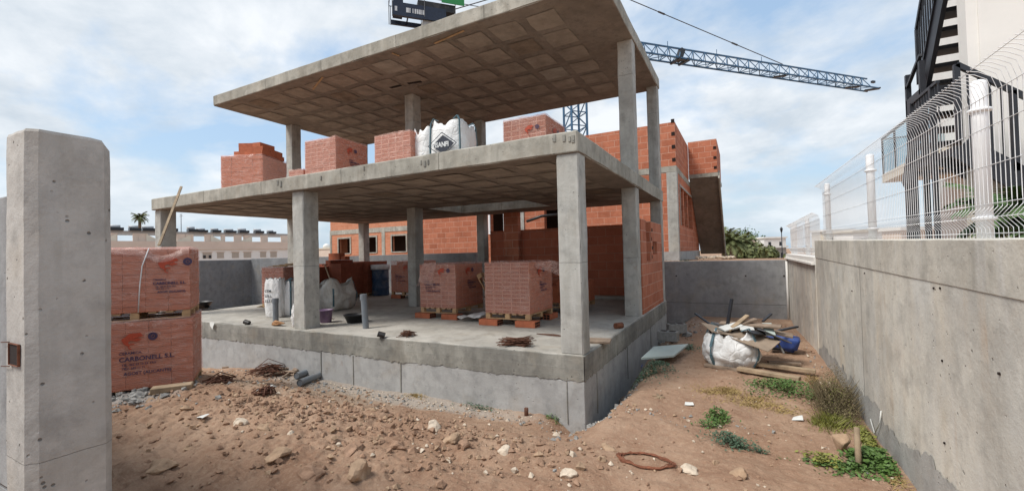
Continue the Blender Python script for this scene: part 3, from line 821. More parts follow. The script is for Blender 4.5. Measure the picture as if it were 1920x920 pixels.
# timber strips left stuck on the roof soffit
b = BM()
for (p, q) in (((815, 82), (870, 58)), ((587, 168), (605, 145)), ((735, 100), (748, 105))):
    a_, c_ = at(*p, 2, 5.93), at(*q, 2, 5.93); beam(b, a_, c_, .04, .015)
hpart('formwork_batten', b, M['wood_new'])
b = BM()
for (p, q) in (((765, 157), (790, 153)), ((732, 165), (752, 160))):
    a_, c_ = at(*p, 2, 5.936), at(*q, 2, 5.936); beam(b, a_, c_, .10, .008)
hpart('soffit_hole_shade', b, M['hollow'])  # dark strips just below the soffit, painted shade of holes
# broken-out rebar pockets on the slab edge
b = BM()
for k, (px, py, yy) in enumerate(((1040, 258, 0), (1058, 258, 0), (1068, 260, 0), (1075, 259, 0), (790, 304, 0), (797, 306, 0), (803, 303, 0), (683, 315, 0), (521, 342, 0), (527, 344, 0), (602, 333, 0))):
    p = at(px, py, 1, Y0); s = rnd(.018, .035)
    box(b, p.x - s, p.x + s * .6, Y0 - .010, Y0 + .01, p.z - s * 2.2, p.z + s * 1.5)
hpart('patch_mark', b, M['conc_band'])

# brick infill
def wall_panels(b, plane, t, u0, u1, z0, z1, opens):
    """plane 'x' => wall at x=const running in y; opens (u0,u1,z0,z1); butted boxes round the openings"""
    us = sorted(set([u0, u1] + [o[0] for o in opens] + [o[1] for o in opens])); zs = sorted(set([z0, z1] + [o[2] for o in opens] + [o[3] for o in opens]))
    for i in range(len(us) - 1):
        k = 0
        while k < len(zs) - 1:
            um = (us[i] + us[i + 1]) / 2
            def inside(zz): return any(o[0] < um < o[1] and o[2] < zz < o[3] for o in opens)
            if inside((zs[k] + zs[k + 1]) / 2): k += 1; continue
            k2 = k
            while k2 + 1 < len(zs) - 1 and not inside((zs[k2 + 1] + zs[k2 + 2]) / 2): k2 += 1
            if plane[0] == 'x': box(b, plane[1] - t, plane[1], us[i], us[i + 1], zs[k], zs[k2 + 1])
            else: box(b, us[i], us[i + 1], plane[1], plane[1] + t, zs[k], zs[k2 + 1])
            k = k2 + 1
b = BM(); wall_panels(b, ('x', X1 - .02), .24, 9.78, 12.5, .003, 2.1, [(10.35, 10.95, 1.15, 2.1), (11.15, 11.75, 1.30, 1.62)])
w1 = hpart('brick_infill_wall', b, M['brick'])
b = BM()
for k in range(4): box(b, X1 - .05, X1 - .015, 11.0 + .02 * (k % 2), 11.06 + .1 * (k % 2), 1.2 + k * .22, 1.28 + k * .22)
hpart('cell_shade', b, M['hollow'])  # dark plates paint the shade of open block cells
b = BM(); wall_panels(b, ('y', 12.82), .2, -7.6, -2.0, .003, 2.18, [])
hpart('rear_brick_wall', b, M['brick_shaded'])
b = BM(); wall_panels(b, ('y', 12.6), .2, -6.95, -6.42, .003, 2.755, [])
hpart('brick_pier', b, M['brick'])
hpart('kerb_strip', fbox(-6.3, -2.3, 12.55, 12.80, .003, .1, step=.4, amp=.004), M['conc_floor'])

# ------------------------------------------------------------------ walls of the plot
def slope_top(b):
    for v in b.verts:
        if v.co.z > .4: v.co.z += (v.co.y - 9.46) * .0155 * min(1, (v.co.z - .4) / 1.0)
    return b
wallr = thing('concrete_boundary_wall', 'tall stained concrete wall running down the right side under the white mesh fence', 'wall', (1.15, 3, -.6))
b = slope_top(fbox(1.15, 1.40, 1.2, 9.46, -1.2, 1.50, step=.35, amp=.003, bevel=.012, seed=2))
obj('wall_body', b, M['conc_wall'], wallr, world=True)
b = fbox(1.14, 1.40, 9.462, 15.2, -1.2, 1.06, step=.35, amp=.006, bevel=.01, seed=5)
obj('lower_wall_body', b, M['conc_wall'], wallr, world=True)
b = BM(); box(b, 1.08, 1.40, 9.47, 15.2, 1.062, 1.10); box(b, 1.12, 1.40, 9.47, 15.2, 1.101, 1.20)
obj('capping', b, M['white_wall'], wallr, world=True)
b = BM(); box(b, 1.138, 1.16, 1.2, 9.455, 1.16, 1.468)
obj('cast_cap_band', slope_top(fbox(1.143, 1.16, 1.2, 9.455, 1.19, 1.498, step=.3, amp=.001, bevel=.004, seed=9)), concrete('cap_band_concrete', (.45, .425, .375), (.64, .605, .53), .5, .5), wallr, world=True)
b = BM()
for (px, py) in ((1622, 512), (1764, 540), (1752, 540), (1768, 676), (1875, 700), (1772, 830), (1598, 545), (1583, 648)):
    p = at(px, py, 0, 1.15); rr_ = .008
    lathe(b, [(rr_, 0), (rr_, .008)], 10)
    bmesh.ops.rotate(b, verts=b.verts[-20:], cent=(0, 0, 0), matrix=Matrix.Rotation(math.pi / 2, 3, 'Y'))
    bmesh.ops.translate(b, verts=b.verts[-20:], vec=(1.142, p.y, p.z))
obj('tie_hole_shade', b, M['hollow'], wallr, world=True)  # dark discs on the face, painted shade of tie holes
# drainage stain-like damp apron: coarse render along the foot
b = BM(); n = 700; prev = None
for i in range(n + 1):
    y = 3.2 + (12.5 - 3.2) * i / n; q = Vector((y * 1.1, 3, 0)); zt = -.22 - .02 * (y - 4) + .20 * mnoise.noise(q) + .10 * mnoise.noise(q * 3.3) + .05 * mnoise.noise(q * 9) + .03 * mnoise.noise(q * 21)
    row = [b.verts.new((1.1445, y, -1.1)), b.verts.new((1.1445, y, zt))]
    if prev: b.faces.new((prev[0], row[0], row[1], prev[1]))
    prev = row
bmesh.ops.recalc_face_normals(b, faces=b.faces)
obj('damp_render_skirt', b, concrete('damp_render', (.31, .305, .29), (.43, .42, .395), .25, .5), wallr, world=True)

wallb = thing('concrete_boundary_wall', 'plain grey concrete wall closing the alley at the back', 'wall', (-8, 14.8, -.9))
b = fbox(-9.5, 1.138, 14.8, 15.0, -1.3, 1.03, step=.5, amp=.005, bevel=.01); obj('wall_body', b, M['conc_back'], wallb, world=True)
b = BM()
for (px, py) in ((1398, 517), (1470, 517), (1268, 517)):
    p = at(px, py, 1, 14.8); box(b, p.x - .02, p.x + .02, 14.79, 14.81, p.z - .02, p.z + .02)
obj('tie_hole_shade', b, M['hollow'], wallb, world=True)  # small dark squares paint the shade in the tie holes
b = BM(); tube(b, [(1.10, 14.74, -.8), (1.10, 14.74, 1.0)], .03, 8)
tag(obj('drain_pipe', b, M['white_wall'], loc=(1.10, 14.74, -.8)), 'thin pale pipe standing in the back corner of the two walls', 'pipe')
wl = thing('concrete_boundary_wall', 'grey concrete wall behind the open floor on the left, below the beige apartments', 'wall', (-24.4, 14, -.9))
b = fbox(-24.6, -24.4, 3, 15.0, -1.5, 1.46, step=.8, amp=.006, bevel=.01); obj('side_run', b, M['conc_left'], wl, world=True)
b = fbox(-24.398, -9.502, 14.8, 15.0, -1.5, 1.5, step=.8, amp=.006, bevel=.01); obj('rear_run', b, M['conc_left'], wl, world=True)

# gate post, near left
gp = thing('gate_post', 'thick concrete gate post with chamfered corners close at the left edge', 'post', (-3.48, 1.01, -.6))
gx0, gx1, gy0, gy1, ch = -3.655, -3.30, .829, 1.186, .043
pl = [(gx0 + ch, gy0), (gx1 - ch, gy0), (gx1, gy0 + ch), (gx1, gy1 - ch), (gx1 - ch, gy1), (gx0 + ch, gy1), (gx0, gy1 - ch), (gx0, gy0 + ch)]
b = BM(); zs = [-1.0 + i * .06 for i in range(51)] + [2.105, 2.115, 2.122]; rings = []
def resample(pl, k=5):
    o = []
    for i in range(len(pl)):
        a_, c_ = Vector((*pl[i], 0)), Vector((*pl[(i + 1) % len(pl)], 0))
        kk = k if (c_ - a_).length > .1 else 1
        for j in range(kk): o.append(a_.lerp(c_, j / kk))
    return o
P0 = resample(pl); cx, cy = (gx0 + gx1) / 2, (gy0 + gy1) / 2
for z in zs:
    s = 1.0 if z < 2.10 else (1 - (z - 2.10) * 2.2)
    ring = []
    for p in P0:
        q = Vector((cx + (p.x - cx) * s, cy + (p.y - cy) * s, z))
        if z > 2.03: q.z -= .045 * max(0, (p.y - 1.135)) / .05 * (z - 2.0) / .12 + .008 * abs(mnoise.noise(q * 12))
        q += mnoise.noise_vector(q * 3) * .003 + mnoise.noise_vector(q * 14) * .0022
        ring.append(b.verts.new(q))
    rings.append(ring)
for a_, c_ in zip(rings[:-1], rings[1:]):
    for i in range(len(P0)): b.faces.new((a_[i], a_[(i + 1) % len(P0)], c_[(i + 1) % len(P0)], c_[i]))
b.faces.new(rings[-1])
obj('post_body', b, M['conc_post'], gp, world=True)
# socket box cut on the front face
pa, pb = at(19, 643, 1, gy0 - .004), at(36, 686, 1, gy0 - .004)
b = BM(); box(b, pa.x, pb.x, gy0 - .006, gy0 + .02, pb.z, pa.z)
so = obj('junction_box', b, M['hollow'], gp, world=True)
b = BM()
for (x0, x1, z0, z1) in ((pa.x - .003, pb.x + .003, pa.z, pa.z + .003), (pa.x - .003, pb.x + .003, pb.z - .003, pb.z), (pa.x - .003, pa.x, pb.z, pa.z), (pb.x, pb.x + .003, pb.z, pa.z)):
    box(b, x0, x1, gy0 - .012, gy0 - .001, z0, z1)
obj('frame', b, M['rust_red'], so, world=False) if False else obj('junction_box_frame', b, M['rust_red'], gp, world=True)
b = BM()
for zz in (pa.z + .01, pb.z - .01): tube(b, [(pa.x - .10, gy0 - .014, zz - .01), (pa.x + .02, gy0 - .012, zz)], .003, 5)
obj('tie_wire', b, M['rust'], gp, world=True)
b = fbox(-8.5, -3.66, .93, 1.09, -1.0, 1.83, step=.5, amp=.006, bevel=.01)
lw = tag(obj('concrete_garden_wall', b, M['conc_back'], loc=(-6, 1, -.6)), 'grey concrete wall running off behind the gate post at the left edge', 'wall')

# ------------------------------------------------------------------ white mesh fence
def fence_thing(label, y0, y1, zb, ht, posts, x=1.27, rr_=.0020, levels=(.03, .12, .20, .42, .64, .82)):
    t = thing('mesh_fence', label, 'fence', (x, y0, zb))
    edges = sorted(set([y0] + posts + [y1]))
    prof = [(0, 0), (0, .06), (-.045, .12), (0, .18), (0, .22), (0, ht - .12), (-.02, ht - .05), (-.07, ht - .015), (-.12, ht)]
    for a_, c_ in zip(edges[:-1], edges[1:]):
        if c_ - a_ < .1: continue
        b = BM(); y = a_ + .03
        while y < c_ - .02:
            tube(b, [(x + u, y, zb + z) for u, z in prof], rr_, 4, cap=False); y += .05
        def off(z):
            for (u0, z0), (u1, z1) in zip(prof[:-1], prof[1:]):
                if z0 <= z <= z1: return u0 + (u1 - u0) * (z - z0) / (z1 - z0)
            return prof[-1][0]
        for z in list(levels) + [ht - .005]:
            if z <= ht: tube(b, [(x + off(z) - .004, a_ + .01, zb + z), (x + off(z) - .004, c_ - .01, zb + z)], rr_ * 1.15, 4)
        obj('mesh_panel', b, M['white_metal'], t, world=True)
    if zb > 1.4:
        for o in t.children:
            for v in o.data.vertices: v.co.z += (v.co.y + y0 - 9.46) * .0155
    for y in posts:
        zb_k = zb
        zb = zb_k + ((y - 9.46) * .0155 if zb_k > 1.4 else 0)
        b = BM(); lathe(b, [(.040, 0), (.040, ht + .02), (.036, ht + .035), (.02, ht + .045)], 18, (x + .075, y, zb))
        p = obj('fence_post', b, M['white_metal'], t, world=True)
        for z in (.11, ht - .16):
            b = BM(); lathe(b, [(.042, 0), (.056, .004), (.056, .022), (.042, .026)], 18, (x + .075, y, zb + z))
            obj('post_collar', b, M['white_metal'], p); b_ = p.children[-1]; b_.data.transform(inv_of(t))
        zb = zb_k
    return t
fence_thing('white welded mesh fence with bent top on the taller near part of the right wall', 1.3, 9.42, 1.50, .95, [1.35, 3.80, 6.45, 9.36])
fence_thing('white mesh fence on the lower stepped down far part of the right wall', 9.5, 15.1, 1.205, .80, [11.9, 14.5, 15.05], levels=(.03, .12, .20, .40, .60, .68), x=1.24)

# ------------------------------------------------------------------ helper for textured buildings
def building(label, loc, cat='house', name='house'): return thing(name, label, cat, loc)

# brick house right behind (front face y=17)
NH = building('unfinished red brick house with concrete bands and an outer stair soffit behind the back wall', (-2.07, 17, 1.0), name='brick_house')
def npart(name, b, m): return obj(name, b, m, NH, world=True)
b = BM(); wall_panels(b, ('y', 17.0), .25, -14.2, -2.42, 1.0, 4.28, [(-10.05, -9.35, 2.4, 4.0), (-7.4, -6.75, 1.0, 3.6)])
npart('front_wall', b, M['brick'])
b = BM(); wall_panels(b, ('y', 17.0), .25, -14.2, -2.07, 4.5, 6.12, []); npart('upper_front_wall', b, M['brick'])
b = BM(); wall_panels(b, ('x', -2.07), .25, 17.35, 25.6, 1.35, 4.28, [(17.9, 22.4, 2.35, 3.85)]); npart('side_wall', b, M['brick'])
b = BM(); wall_panels(b, ('x', -2.07), .25, 17.252, 21.3, 4.5, 6.12, []); npart('upper_side_wall', b, M['brick'])
b = BM(); box(b, -14.2, -2.06, 16.985, 25.6, 4.281, 4.499); npart('floor_slab', b, M['conc_slab'])
b = BM(); box(b, -2.42, -2.06, 16.99, 17.34, .9, 4.28); npart('column', b, M['conc_col'])
b = BM(); box(b, -2.60, -2.055, 16.98, 25.7, .9, 1.34); npart('plinth', b, M['conc_base'])
b = BM()
for y in (19.1, 20.6): box(b, -2.25, -2.10, y, y + .30, 2.35, 3.85)
npart('brick_mullion', b, M['brick'])
b = BM(); box(b, -2.32, -2.05, 17.75, 22.5, 3.851, 3.93); box(b, -2.25, -2.05, 17.8, 17.898, 2.35, 3.85); npart('window_frame', b, M['conc_col'])
b = BM()
for k in range(7):
    z = 4.66 + k * .24
    if k % 2 == 0: box(b, -2.20, -2.08, 16.985, 17.02, z, z + .13)
for k in range(6):
    z = 4.95 + k * .22
    if k % 2 == 0: box(b, -1.02, -.90, 21.285, 21.31, z, z + .12)
npart('cell_shade', b, M['hollow'])  # shade of the block cells painted as flat dark plates
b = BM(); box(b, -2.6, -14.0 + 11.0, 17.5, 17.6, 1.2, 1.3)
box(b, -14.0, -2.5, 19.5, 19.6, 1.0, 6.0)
npart('inner_wall', b, M['dark_open'])  # wall behind the openings, room shade put into its colour
# stair block over the slanted soffit
b = BM(); wall_panels(b, ('y', 21.3), .25, -2.06, -.88, 4.80, 6.28, []); wall_panels(b, ('x', -.88), .2, 21.56, 25.0, 4.8, 6.28, []); npart('stair_parapet', b, M['brick'])
b = BM(); box(b, -2.06, -.86, 21.28, 25.2, 4.62, 4.79); npart('stair_landing_slab', b, M['conc_slab'])
b = BM()
vs = [b.verts.new(p) for p in ((-2.05, 21.3, 4.62), (-.86, 21.3, 4.62), (-.86, 26.2, 1.15), (-2.05, 26.2, 1.15), (-2.05, 21.6, 4.62), (-.86, 21.6, 4.62), (-.86, 26.5, 1.15), (-2.05, 26.5, 1.15))]
for q in ((0, 3, 2, 1), (0, 1, 5, 4), (1, 2, 6, 5), (2, 3, 7, 6), (3, 0, 4, 7), (4, 5, 6, 7)): b.faces.new([vs[i] for i in q])
npart('stair_soffit', b, concrete('stair_soffit_concrete', (.20, .175, .15), (.28, .25, .22), .1, .2, boards=.45))
b = BM(); box(b, -.875, -.80, 21.5, 26.3, 1.0, 4.6) if False else beam(b, (-.83, 21.35, 4.7), (-.83, 26.4, 1.1), .06, .45)
npart('stair_flank', b, M['conc_slab'])
# window frame, duct and joint on the shaded back front
b = BM()
for (x0, x1, z0, z1) in ((-10.13, -10.05, 2.32, 4.05), (-9.35, -9.27, 2.32, 4.05), (-10.05, -9.35, 2.32, 2.40)): box(b, x0, x1, 16.93, 17.02, z0, z1)
npart('white_window_frame', b, M['white_metal'])
b = BM(); box(b, -8.55, -8.35, 16.95, 17.0, 1.0, 4.28); npart('concrete_strip', b, M['conc_col'])
b = BM(); tube(b, [(-8.0, 16.5, 2.75), (-7.4, 16.7, 2.95), (-6.6, 16.95, 3.0)], .06, 8); npart('duct_pipe', b, M['black_plastic'])

# brick house further left (front face y=26)
N1 = building('pale orange brick house with three dark square windows seen between the columns', (-26, 26, 1.0), name='brick_house')
b = BM(); ops = []
for (a_, c_, t_, u_) in ((635, 657, 447, 475), (686, 706, 446, 473), (735, 762, 442, 470)):
    A, B_ = at(a_, t_, 1, 26), at(c_, u_, 1, 26); ops.append((A.x, B_.x, 1.83, 3.06))
wall_panels(b, ('y', 26.0), .25, -31.45, -20.5, .9, 3.42, ops); obj('front_wall', b, M['brick_far'], N1, world=True)
b = BM(); wall_panels(b, ('y', 26.0), .25, -31.45, -20.5, 3.80, 5.6, []); wall_panels(b, ('x', -31.2), .25, 26.26, 33, .9, 5.6, []); obj('upper_wall', b, M['brick_far'], N1, world=True)
b = BM(); box(b, -31.5, -20.5, 25.97, 33, 3.421, 3.799); obj('floor_band', b, M['conc_slab'], N1, world=True)
b = BM(); box(b, -27.5, -27.1, 25.97, 26.2, .9, 3.42); box(b, -25.5, -25.15, 25.97, 26.2, .9, 3.42); box(b, -31.5, -31.3, 25.96, 26.2, .9, 3.42); obj('column', b, M['conc_slab'], N1, world=True)
b = BM(); box(b, -31.1, -20.6, 27.5, 27.6, .9, 5.5); obj('inner_wall', b, M['dark_open'], N1, world=True)  # backs the windows; its dark colour is painted room shade
for o_ in ops:
    b = BM()
    for (x0, x1, z0, z1) in ((o_[0] - .12, o_[1] + .12, o_[3], o_[3] + .12), (o_[0] - .12, o_[0], o_[2] - .05, o_[3]), (o_[1], o_[1] + .12, o_[2] - .05, o_[3]), (o_[0], o_[1], o_[2] - .08, o_[2])): box(b, x0, x1, 25.95, 26.1, z0, z1)
    obj('window_frame', b, M['conc_slab'], N1, world=True)

# ------------------------------------------------------------------ beige apartments with roof pergola, far left
ang = math.atan2(17.8, 3.7); ORG = Vector((-64.1, 22.7, 0)); U = Vector((math.cos(ang), math.sin(ang), 0)); W = Vector((-math.sin(ang), math.cos(ang), 0))
AP = thing('apartment_building', 'long beige apartment block with shuttered windows and a flat roof pergola', 'building', tuple(ORG), ang)
def along(px, py=490):
    r = MC @ np.array([px - CC[0], py - CC[1], FPX]); o = np.array([0, 0, EYE]); nrm = np.array(W)
    t = ((np.array(ORG) - o) @ nrm) / (r @ nrm); p = Vector(o + t * r); return (p - ORG).dot(U), p.z
s0, zt = along(205, 449); s1, zt2 = along(585, 449)
b = BM(); box(b, s0 - 8, s1, 0, 10, -1.5, 3.0); obj('wall', b, M['white_wall'], AP)
b = BM(); box(b, s0 - 8, s1 + .1, -.12, 10, 3.12, 4.07); obj('roof_parapet', b, M['pink_wall'], AP)
b = BM(); box(b, s0 - 8, s1 + .1, -.2, 10, 3.0, 3.12); obj('cornice', b, M['pink_wall'], AP)
for (pa_, pb_) in ((215, 230), (262, 276), (310, 324), (340, 352), (380, 397), (407, 420), (435, 448), (457, 471), (488, 499), (507, 519), (560, 572)):
    a_, c_ = along(pa_)[0], along(pb_)[0]
    b = BM(); box(b, a_, c_, -.03, .05, along(400, 484)[1], along(400, 473)[1]); w_ = obj('window', b, M['shutter'], AP)
    b = BM(); box(b, a_ - .1, c_ + .1, -.08, .02, along(400, 473)[1], along(400, 471.5)[1]); obj('shutter_box', b, M['pink_wall'], w_)
    if pa_ == 380:
        b = BM(); box(b, a_ + .05, a_ + .35, -.05, -.031, along(400, 484)[1], along(400, 478)[1]); box(b, c_ - .35, c_ - .05, -.05, -.031, along(400, 484)[1], along(400, 478)[1]); obj('pane', b, M['solar'], w_)
zb_ = 5.05
b = BM()
box(b, s0 - 8, s1 - .5, 1.0, 1.35, zb_, zb_ + .28); box(b, s0 - 8, s1 - .5, 6, 6.35, zb_, zb_ + .28)
obj('pergola_beam', b, M['grey_wall'], AP)
for px in (214, 258, 272, 345, 360, 397, 424, 452, 470, 502, 540):
    a_ = along(px)[0]; w_ = .45 if px in (258, 424) else .9
    b = BM(); box(b, a_ - w_ / 2, a_ + w_ / 2, 1.0, 1.35, 4.05, zb_ - .002)
    obj('pergola_pillar', b, M['pink_wall'], AP)
for px, sgn in ((222, -1), (278, 1), (362, -1), (400, 1), (478, -1)):
    a_ = along(px)[0]; b = BM()
    for y in (.9, 1.5):
        b.verts.new((a_, y, 4.05)); b.verts.new((a_, y, 4.95)); b.verts.new((a_ + sgn * 1.6, y, 4.05))
    b.verts.ensure_lookup_table(); v = b.verts
    for q in ((0, 1, 2), (5, 4, 3), (0, 3, 4, 1), (1, 4, 5, 2), (2, 5, 3, 0)): b.faces.new([v[i] for i in q])
    bmesh.ops.recalc_face_normals(b, faces=b.faces); obj('sloped_screen', b, M['cream_wall'], AP)
sh = None
for px in (222, 257, 285, 327, 366, 385, 411, 438, 463, 492, 516):
    a_ = along(px)[0]; loc = ORG + U * a_ + W * 1.2 + Vector((0, 0, zb_ + .28))
    if sh is None:
        sh = thing('solar_water_heater', 'solar water heater with dark collector on the roof pergola of the beige apartments', 'solar heater', tuple(loc), ang, 'solar heaters along the apartment roof')
        b = BM(); box(b, -.62, .62, -.5, .4, .02, .36); obj('collector', b, M['solar'], sh)
        b = BM(); lathe(b, [(.2, -.5), (.2, .5)], 12); b.transform(Matrix.Translation((-.1, .3, .50)) @ Matrix.Rotation(math.pi / 2, 4, 'Y')); obj('tank', b, M['tank'], sh)
    else:
        r_ = sh.copy(); C.objects.link(r_); r_.location = loc; r_.scale = (rnd(.8, 1.15), 1, rnd(.75, 1.1))
        for ch_ in list(sh.children):
            c_ = ch_.copy(); C.objects.link(c_); c_.parent = r_
b = BM(); tube(b, [(0, 0, 0), (0, 0, 2.6)], .04, 5); beam(b, (-.4, 0, 2.3), (.4, 0, 2.3), .04); beam(b, (-.3, 0, 2.55), (.3, 0, 2.55), .04)
an = obj('tv_antenna', b, M['cable']); an.location = ORG + U * along(353)[0] + W * 3 + Vector((0, 0, 5.2)); tag(an, 'thin television antenna on the apartment roof', 'antenna')

# second beige building between the columns
b = BM(); A, B_ = at(586, 462, 1, 46), at(640, 462, 1, 46)
tag(thing('house', 'low beige building seen between the brick house and the column', 'house', (A.x, 46, 0)), None, None)
hb = bpy.context.scene.collection.objects[-1]
box(b, A.x - 4, B_.x + 3, 46, 52, -1, 2.9); obj('wall', b, M['pink_wall'], hb, world=True)
b = BM(); box(b, A.x - 4, B_.x + 3, 45.9, 52, 2.901, 3.1); obj('roof_edge', b, M['cream_wall'], hb, world=True)
b = BM(); lathe(b, [(.5, 0), (.55, .3), (.35, .6), (.1, .7)], 12, (A.x + 2.0, 47, 3.1)); obj('chimney_cap', b, M['white_wall'], hb, world=True)

# ------------------------------------------------------------------ palms
def frond(b, base, az, L, droop, lift, mi=0, wl=.09, nl=24):
    d = Vector((math.cos(az), math.sin(az), 0)); side = Vector((-d.y, d.x, 0)); pts = []
    for i in range(nl + 1):
        t = i / nl; pts.append(base + d * L * t * (1 - .15 * t) + Vector((0, 0, lift * t * L - droop * t * t * L)))
    for i in range(2, nl):
        p = pts[i]; dr = (pts[i + 1] - pts[i - 1]).normalized(); ll = L * .30 * math.sin(math.pi * (.12 + .85 * i / nl)) + .03
        for s in (-1, 1):
            tip = p + side * s * ll * .75 + dr * ll * .55 + Vector((0, 0, -ll * .25 + rnd(-.05, .05) * L))
            wv = dr * wl * .35
            f = b.faces.new([b.verts.new(q) for q in (p - wv, p + wv, tip)]); f.material_index = mi
    tube(b, pts, .012 * L, 4, mi=mi, cap=False, radii=[.018 * L * (1 - .85 * i / nl) + .002 for i in range(nl + 1)])
def palm(label, loc, h, L, nf, mat, tr=.18, group=None, cat='palm tree', lean=0):
    t = thing('palm_tree', label, cat, loc, 0, group)
    b = BM(); tube(b, [(lean * (i / 6) ** 2, 0, h * i / 6) for i in range(7)], tr, 10, radii=[tr * (1.25 - .35 * i / 6) for i in range(7)])
    obj('trunk', b, M['trunk'], t)
    b = BM(); base = Vector((lean, 0, h))
    for k in range(nf):
        az = k * 2.399 + rnd(-.2, .2); u = k / nf
        frond(b, base, az, L * rnd(.85, 1.1), .95 - .35 * u + rnd(-.1, .1), .15 + 1.15 * u, wl=.10 * L)
    obj('crown', b, M[mat], t); return t
p = at(262, 412, 1, 40); palm('lone palm top rising above the apartment roof at the far left', (p.x, 40, -.5), p.z + .9, 1.7, 30, 'palm_far', .25)
for k, (px, dist, zt, L, lab) in enumerate(((1374, 36, 1.9, 1.5, 'bushy palm behind the brick house stair, nearest to it'), (1358, 42, 2.3, 1.8, 'palm partly hidden by the brick house stair'), (1392, 46, 1.9, 1.9, 'smaller palm right of the bushy palm beyond the back wall'))):
    v = MC @ np.array([(px - 960) / 818 * dist, 0, dist]); palm(lab, (v[0], v[1], -.5), zt + .5, L, 34, 'palm_far', .25)
palm('green garden palm behind the white fence at the right edge', (2.14, 5.30, .9), .66, .58, 46, 'palm', .10)

# ------------------------------------------------------------------ far town beyond the back wall (right of centre)
town = [(1392, 1432, 455, 130, 'cream_wall', 'cream house in the distant town under the dark treetop'), (1433, 1474, 444, 60, 'white_wall', 'bright white upper storey in the distance left of the fence end'),
        (1418, 1440, 463, 55, 'white_wall', 'small white house wall below the distant roofs'), (1440, 1474, 461, 45, 'grey_wall', 'grey sheet clad building just over the back wall'),
        (1410, 1450, 446, 190, 'pink_wall', 'brownish blocks of flats on the skyline'), (1545, 1600, 430, 40, 'cream_wall', 'low cream house seen through the mesh fence'),
        (1600, 1680, 430, 32, 'white_wall', 'long white low house seen through the fence'), (1690, 1760, 425, 26, 'pink_wall', 'pale pink house with white balustrade behind the fence post')]
for k, (pa_, pb_, py, dist, m, lab) in enumerate(town):
    A = MC @ np.array([(pa_ - 960) / 818 * dist, 0, dist]); B_ = MC @ np.array([(pb_ - 960) / 818 * dist, 0, dist])
    hz = 477 - .0247 * ((pa_ + pb_) / 2 - 960); z = EYE + (hz - py) / 818 * dist
    v = Vector(B_) - Vector(A); L = v.xy.length; t = thing('house', lab, 'house', (A[0], A[1], -.8), math.atan2(v.y, v.x))
    b = BM(); z += .8; box(b, 0, L, 0, L * .6, 0, z - .2); obj('wall', b, M[m], t)
    b = BM(); box(b, -.15, L + .15, -.15, L * .6 + .1, z - .199, z); obj('roof', b, M['white_wall' if k % 2 else 'cream_wall'], t)
    for j in range(max(2, int(L / 3))):
        x = L * (j + .5) / max(2, int(L / 3)); wv = min(.8, L * .12)
        b = BM(); box(b, x - wv / 2, x + wv / 2, -.03, .05, max(.5, z - 1.6), z - .7); obj('window', b, M['solar'], t)
# trees
def leafy(label, loc, r, h, n, mat, seed=0, cat='tree', name='leafy_tree', ls=.12):
    t = thing(name, label, cat, loc); rn = random.Random(seed); b = BM(); cl = [(Vector((rn.gauss(0, r * .45), rn.gauss(0, r * .45), h * rn.uniform(.45, .9))), r * rn.uniform(.25, .5)) for _ in range(14)]
    for _ in range(n):
        c_, rad = rn.choice(cl); d = Vector((rn.gauss(0, 1), rn.gauss(0, 1), rn.gauss(0, .8))).normalized() * rad * rn.uniform(.6, 1.05); p = c_ + d
        q = Vector((rn.gauss(0, 1), rn.gauss(0, 1), rn.gauss(0, 1))).normalized(); s = q.cross(d).normalized() if q.cross(d).length > 0 else q
        b.faces.new([b.verts.new(p - s * ls), b.verts.new(p + q * ls), b.verts.new(p + s * ls), b.verts.new(p - q * ls * .6)])
    obj('crown', b, M[mat], t)
    b = BM(); tube(b, [(0, 0, 0), (0, 0, h * .5)], .08 * r, 7, radii=[.12 * r, .06 * r])
    for k in range(4): tube(b, [(0, 0, h * .35), tuple(cl[k][0])], .03, 5)
    obj('trunk', b, M['trunk'], t); return t
for (px, dist, r, h, lab) in ((1408, 70, 3.0, 4.6, 'dark round tree over the cream houses of the distant town'), (1412, 40, 1.6, 1.3, 'green hedge-like shrub in front of the distant white house'), (1436, 42, 1.4, 1.3, 'green shrub against the grey sheet clad building'), (1396, 60, 2.4, 1.8, 'olive shrub right of the far palms')):
    v = MC @ np.array([(px - 960) / 818 * dist, 0, dist]); leafy(lab, (v[0], v[1], -.6), r, h + .8, 900, 'palm_far' if dist < 65 else 'palm', int(px), ls=.16)
b = BM(); v = at(1466, 455, 1, 30); tube(b, [(0, 0, 0), (0, 0, 2.9)], .025, 6)
lp = obj('street_lamp_pole', b, M['black_metal']); lp.location = (v.x, 30, -.5); tag(lp, 'thin dark lamp post at the far end of the fence', 'street lamp')
b = BM(); lathe(b, [(.04, 2.8), (.08, 3.0), (.02, 3.1)], 10); obj('lamp_head', b, M['black_metal'], lp)

# ------------------------------------------------------------------ crane
CR = thing('tower_crane', 'blue lattice tower crane with long jib standing behind the house', 'crane', (-10.613, 30.579, .5), 0)
JD = Vector((.681, .732, 0)).normalized(); JP = Vector((.732, -.681, 0)).normalized(); CO = Vector((-10.613, 30.579, 0))
def cpart(name, b, m): return obj(name, b, M[m], CR, world=True)
b = BM(); hw = .62; cor = [JD * sx * hw + JP * sy * hw for sx, sy in ((-1, -1), (1, -1), (1, 1), (-1, 1))]
for c_ in cor: beam(b, CO + c_ + Vector((0, 0, .4)), CO + c_ + Vector((0, 0, 16.4)), .13)
z = .6; k = 0
while z < 16.2:
    for i in range(4):
        a_, c_ = cor[i], cor[(i + 1) % 4]
        beam(b, CO + a_ + Vector((0, 0, z)), CO + c_ + Vector((0, 0, z)), .06)
        if (k + i) % 2: a_, c_ = c_, a_
        beam(b, CO + a_ + Vector((0, 0, z)), CO + c_ + Vector((0, 0, z + 1.0)), .06)
    z += 1.0; k += 1
cpart('mast', b, 'crane_blue')
def jp(t, s, z): return CO + JD * t + JP * s + Vector((0, 0, z))
